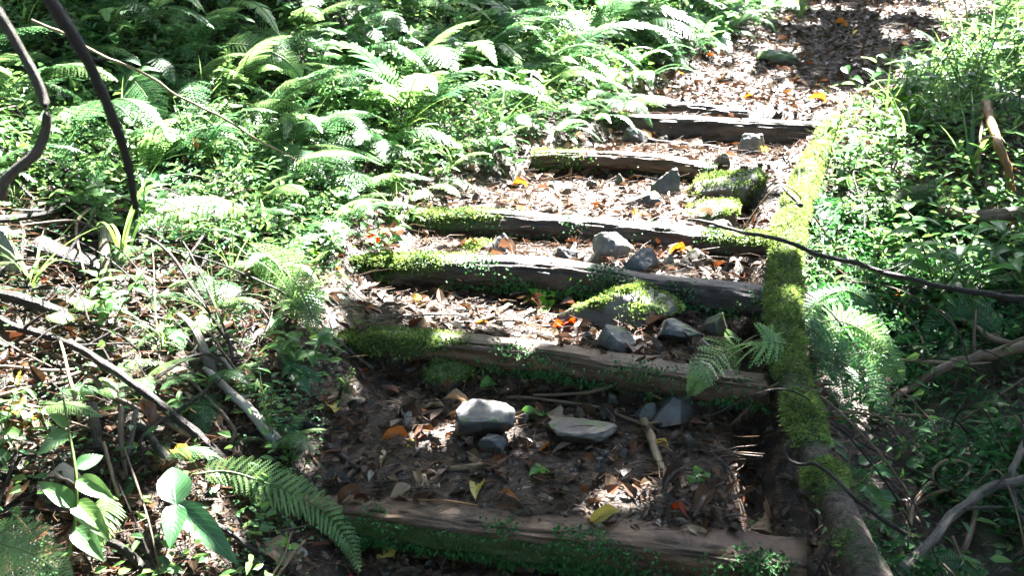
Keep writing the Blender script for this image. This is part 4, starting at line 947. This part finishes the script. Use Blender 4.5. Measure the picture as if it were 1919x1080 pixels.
st('dark pod shaped stick lying left on the lowest tread', [(520, 800, .02), (560, 790, .03), (605, 808, .02)], 10, 16, 'dark')
st('second dark stick on the left of the lowest tread, ending at the pod shaped one', [(610, 835, .02), (640, 855, .03), (675, 880, .02)], 16, 10, 'dark')
st('thin orange twig lying on the top face of the lowest log step', [(785, 938, .06), (840, 940, .06), (892, 948, .06)], 3, 5, 'orange')
# thin vines and dead twigs standing and arching over the ground
for side, cnt in (('r', 85), ('l', 85)):
    rg = (lambda y: rx(y)+.15+U(0, 1)*1.3) if side == 'r' else (lambda y: lx(y)-.25-U(0, 1)*1.1)
    for x, y in spread(cnt, rg, lambda: U(2.3, 4.6) if side == 'r' else U(2.45, 3.9), lambda x, y: True, .045):
        L = U(.2, .6); a = U(0, 6.28); hh = U(.04, .2) if side == 'r' else U(.02, .09); q = []
        for t in (0, .3, .65, 1):
            v = np.array([x+math.cos(a)*(t-.5)*L, y+math.sin(a)*(t-.5)*L, 0])+U(-.035, .035, 3); v[2] = h(v[0], v[1])+hh*math.sin(t*2.6)+.01; q.append(v)
        c = ['brown', 'tan' if side == 'r' else 'brown', 'dark', 'dark'][rng.integers(0, 4)]; n = 22; pth = smooth_path(q, n); b = pth.mean(0); r = U(.0014, .0042) if side == 'r' else U(.002, .007)
        V, Fc, al, _ = tube_geo(pth-b, np.linspace(r, r*.55, n), 6, .25, U(0, 50)); nm = 'vine' if side == 'r' else 'stick'
        o = link(nm, mesh(nm, V, Fc, M[c], uv=al), None, b); sz = 'thin' if r < .003 else 'stout'
        tag(o, f'{sz} {c} arching {nm}, {zone(x, y)}', nm, f'{sz} {c} arching {nm}s, {zone(x, y)}')
# small twigs strewn about
k = 0
for x, y in spread(85, lambda y: lx(y)-1.1+U(0, 1)*(rx(y)-lx(y)+2.1), lambda: U(2.35, 5.8), lambda x, y: True, .09):
    L = U(.06, .28); a = U(0, 6.28); q = [np.array([x+math.cos(a)*s*L, y+math.sin(a)*s*L, 0]) for s in (-.5, -.1, .25, .5)]
    for j, v in enumerate(q): v[:2] += U(-.012, .012, 2); v[2] = h(v[0], v[1])+U(.004, .02)+(.05*U(0, 1) if DL(x, y) > 0 or DR(x, y) > 0 else 0)
    c = ['brown', 'tan', 'dark', 'grey'][rng.integers(0, 4)]; n = 12; pth = smooth_path(q, n); b = pth.mean(0); r = U(.0012, .0045)
    V, Fc, al, _ = tube_geo(pth-b, np.linspace(r, r*.6, n), 6, .2, U(0, 50)); o = link('twig', mesh('twig', V, Fc, M[c], uv=al), None, b)
    sz = ('thick ' if r > .003 else 'thin ')+('long ' if L > .17 else 'short ')
    tag(o, f'{sz}{c} twig, {zone(x, y)}', 'twig', f'{sz}{c} twigs, {zone(x, y)}')

# ------------------------------------------------------------------ added unseen trees, crowns laid along sun rays to shape the dapple
LIT = [[.25, .12, .2, .25, .3, .3, .35, .15, .3, .4, .4, .4, .2, .08, .4, .45],
       [.5, .3, .35, .5, .35, .4, .65, .8, .95, .95, .7, .85, .9, .6, .4, .2],
       [.75, .6, .85, .95, .45, .5, .85, .95, .6, .5, .65, .7, .9, .75, .35, .15],
       [.95, .95, .8, .9, .95, .85, .85, .8, .65, .65, .55, .5, .8, .55, .15, .22],
       [.65, .6, .65, .75, 1, .9, .55, .65, .65, .5, .35, .35, .7, .15, .1, .12],
       [.5, .4, .5, .55, .5, .45, .6, .5, .35, .3, .25, .25, .6, .35, .05, .05],
       [.22, .18, .2, .75, .4, .32, .32, .45, .34, .3, .27, .25, .42, .05, .0, .0],
       [.12, .12, .4, .25, .25, .3, .28, .28, .27, .24, .2, .14, .22, .0, .0, .0],
       [.4, .12, .2, .15, .15, .2, .2, .2, .22, .2, .15, .1, .12, .0, .0, .0]]
LIT = np.array(LIT); LIT = np.clip((LIT-.1)/.55, 0, 1)**.9
def litmap(px, py):
    u = np.clip(px/120-.5, 0, 14.999); v = np.clip(py/120-.5, 0, 7.999); i, j = u.astype(int), v.astype(int); a, b = u-i, v-j
    return LIT[j, i]*(1-a)*(1-b)+LIT[j, i+1]*a*(1-b)+LIT[j+1, i]*(1-a)*b+LIT[j+1, i+1]*a*b
st_ = .06
X, Y = np.meshgrid(np.arange(-4.2, 5.2, st_), np.arange(1.6, 11, st_)); X = (X+U(-.02, .02, X.shape)).ravel(); Y = (Y+U(-.02, .02, Y.shape)).ravel()
vz = h(X, Y)+np.where((DL(X, Y) > .2) | (DR(X, Y) > .2), .12, .02)
px, py, _ = project(np.stack([X, Y, vz], -1)); f = litmap(px, py); off = (px < -150) | (px > 2070) | (py < -200) | (py > 2200); f = np.where(off, np.where(Y < 3.4, .12, .35), f)
nz = .74*fbm(X*2.6+3, Y*2.6+1, 0, 3)+.26*noise(X*8.5, Y*8.5, 3.3); srt = np.argsort(np.argsort(nz))/len(nz)
block = srt > f
X, Y, vz = X[block], Y[block], vz[block]; n = len(X)
hgt = 3.2+1.9*fbm(X*1.3, Y*1.3, 7, 2)+U(-.25, .25, n); tt = hgt/SUN[2]
p = np.stack([X, Y, vz], -1)+SUN*tt[:, None]
d = unit(U(-1, 1, (n, 3))*[1, 1, .25]); nn = unit(SUN+U(-1, 1, (n, 3))*.25); L = U(.11, .15, n)
bp_ = np.array([P(a, b, 1.45) for a, b in [(60, -60), (105, 20), (160, 110), (205, 205), (235, 300), (250, 388)] for _ in range(12)])+U(-.06, .06, (72, 3)); p = np.vstack([p, bp_+SUN*U(1.4, 1.9, (72, 1))]); d = np.vstack([d, d[:72]]); nn = np.vstack([nn, nn[:72]]); L = np.append(L, L[:72])  # extra leaves added up the sun ray to shade the hanging branch
isl = p[:, 0] < 1.0
for side, tx, ty in ((0, -4.6, 6.6), (1, 5.4, 7.6)):
    k = isl if side == 0 else ~isl; tz = float(h(tx, ty)); q = p[k]; cen = q.mean(0)
    root = empty('overhanging_tree', (tx, ty, tz), ['leafy tree on the left bank leaning its crown over the trail', 'leafy tree on the right bank leaning its crown over the trail'][side], 'tree')
    o = leaves('crown', q-[tx, ty, tz]-d[k]*L[k][:, None]*.5, d[k], nn[k], L[k], L[k]*.72, M['canopy'], root, .08, .1)
    tp = np.array([[0, 0, -.2], [.1*(1-2*side), -.1, 1.4], [.5*(1-2*side), -.4, 3.2], (cen-[tx, ty, tz])*[.35, .4, 1]+[0, 0, .3]])
    v, f_, al, _ = tube_geo(smooth_path(tp, 40), np.linspace(.2, .09, 40), 14, .15, side*5.); link('trunk', mesh('trunk', v, f_, M['trunk'], uv=al), root)
    for e in range(7):
        tgt = q[rng.integers(0, len(q))]-[tx, ty, tz]+[0, 0, .15]; s0 = smooth_path(tp, 40)[28+e]; md = (s0+tgt)/2+[0, 0, .35]
        v, f_, al, _ = tube_geo(smooth_path([s0, md, tgt], 24), np.linspace(.05, .012, 24), 8, .15, e*3.); link('limb', mesh('limb', v, f_, M['trunk'], uv=al), root)

# ------------------------------------------------------------------ forest closing the view beyond the banks
def far_shrub(x, y, r, hh, n, label):
    z = float(h(x, y)); root = empty('shrub', (x, y, z), label, 'shrub', 'shrubs closing the view uphill')
    u = rng.normal(size=(n, 3)); u = unit(u)*rng.random((n, 1))**.4*(.75+.5*noise(u[:, :1]*3+x, u[:, 1:2]*3+y, u[:, 2:]*3)); u[:, 2] = abs(u[:, 2])
    p = u*[r, r, hh]+[0, 0, .02]
    leaves('foliage', p, unit(u+U(-1, 1, (n, 3))*.9), unit(u+[0, 0, .7]+U(-.5, .5, (n, 3))), U(.05, .13, n), U(.02, .045, n), M['herb' if rng.random() < .5 else 'fern'], root)
    for e in range(5):
        a = e*1.3; v, f_, al, _ = tube_geo(smooth_path([np.zeros(3), np.array([math.cos(a)*r*.3, math.sin(a)*r*.3, hh*.5]), np.array([math.cos(a)*r*.6, math.sin(a)*r*.6, hh*.85])], 10), np.linspace(.014, .004, 10), 6, .1)
        link('stem', mesh('stem', v, f_, M['brown'], uv=al), root)
for e, (x, y, r, hh, la) in enumerate([(-4.5, 10.5, .9, 1.2, 'broad dark shrub at the top left above the ferns'), (-3, 9.4, .7, .9, 'low green shrub high on the left bank'), (-1.6, 10.2, .8, 1.0, 'dark shrub behind the ferns left of centre at the top edge'),
        (-.2, 9.6, .7, .7, 'green shrub at the top edge above the comb leaved ferns'), (.9, 10.4, .8, .8, 'shrub at the top edge left of the uppermost trail'), (4.4, 9.2, .8, 1.0, 'dense shrub at the upper right beside the trail top'), (5.4, 10.5, .9, 1.2, 'tall shrub in the upper right corner'),
        (3.9, 7.6, .55, .7, 'shrub behind the tall grass at the upper right'), (3.1, 6.3, .4, .5, 'dark green shrub at the right edge beside the sixth step')]):
    far_shrub(x, y, r, hh, 1500, la)

# unseen wood added to hold back sky light, with a gap for the sun
def wood(name, p, L, label):
    g_ = p-SUN*((p[:, 2]-.7)/SUN[2])[:, None]
    k = ~((g_[:, 0] > -4.2) & (g_[:, 0] < 5.0) & (g_[:, 1] > 1.2) & (g_[:, 1] < 10.8)); p = p[k]; n = len(p)
    tag(leaves(name, p, U(-1, 1, (n, 3))*[1, 1, .5], unit(U(-1, 1, (n, 3))+[0, 0, .6]), U(*L, n), U(*L, n)*.55, M['canopy'], None, .1, .15), label, 'forest', kind='stuff')
n = 52000; X, Y = U(-17, 17, n), U(-13, 26, n); wood('forest_canopy', np.stack([X, Y, 6.5+3*fbm(X*.4, Y*.4)+U(-.8, .8, n)+np.clip(h(X, Y), 0, 4)*.6], -1), (.3, .5), 'closed forest canopy high over the slope')
n = 46000; A, Rr = U(0, 6.283, n), U(11, 14.5, n); X, Y = Rr*np.cos(A), 4+Rr*np.sin(A); wood('forest_edge', np.stack([X, Y, h(X, Y)*.8+U(0, 9, n)], -1), (.25, .5), 'dense dark forest foliage standing all round the clearing')
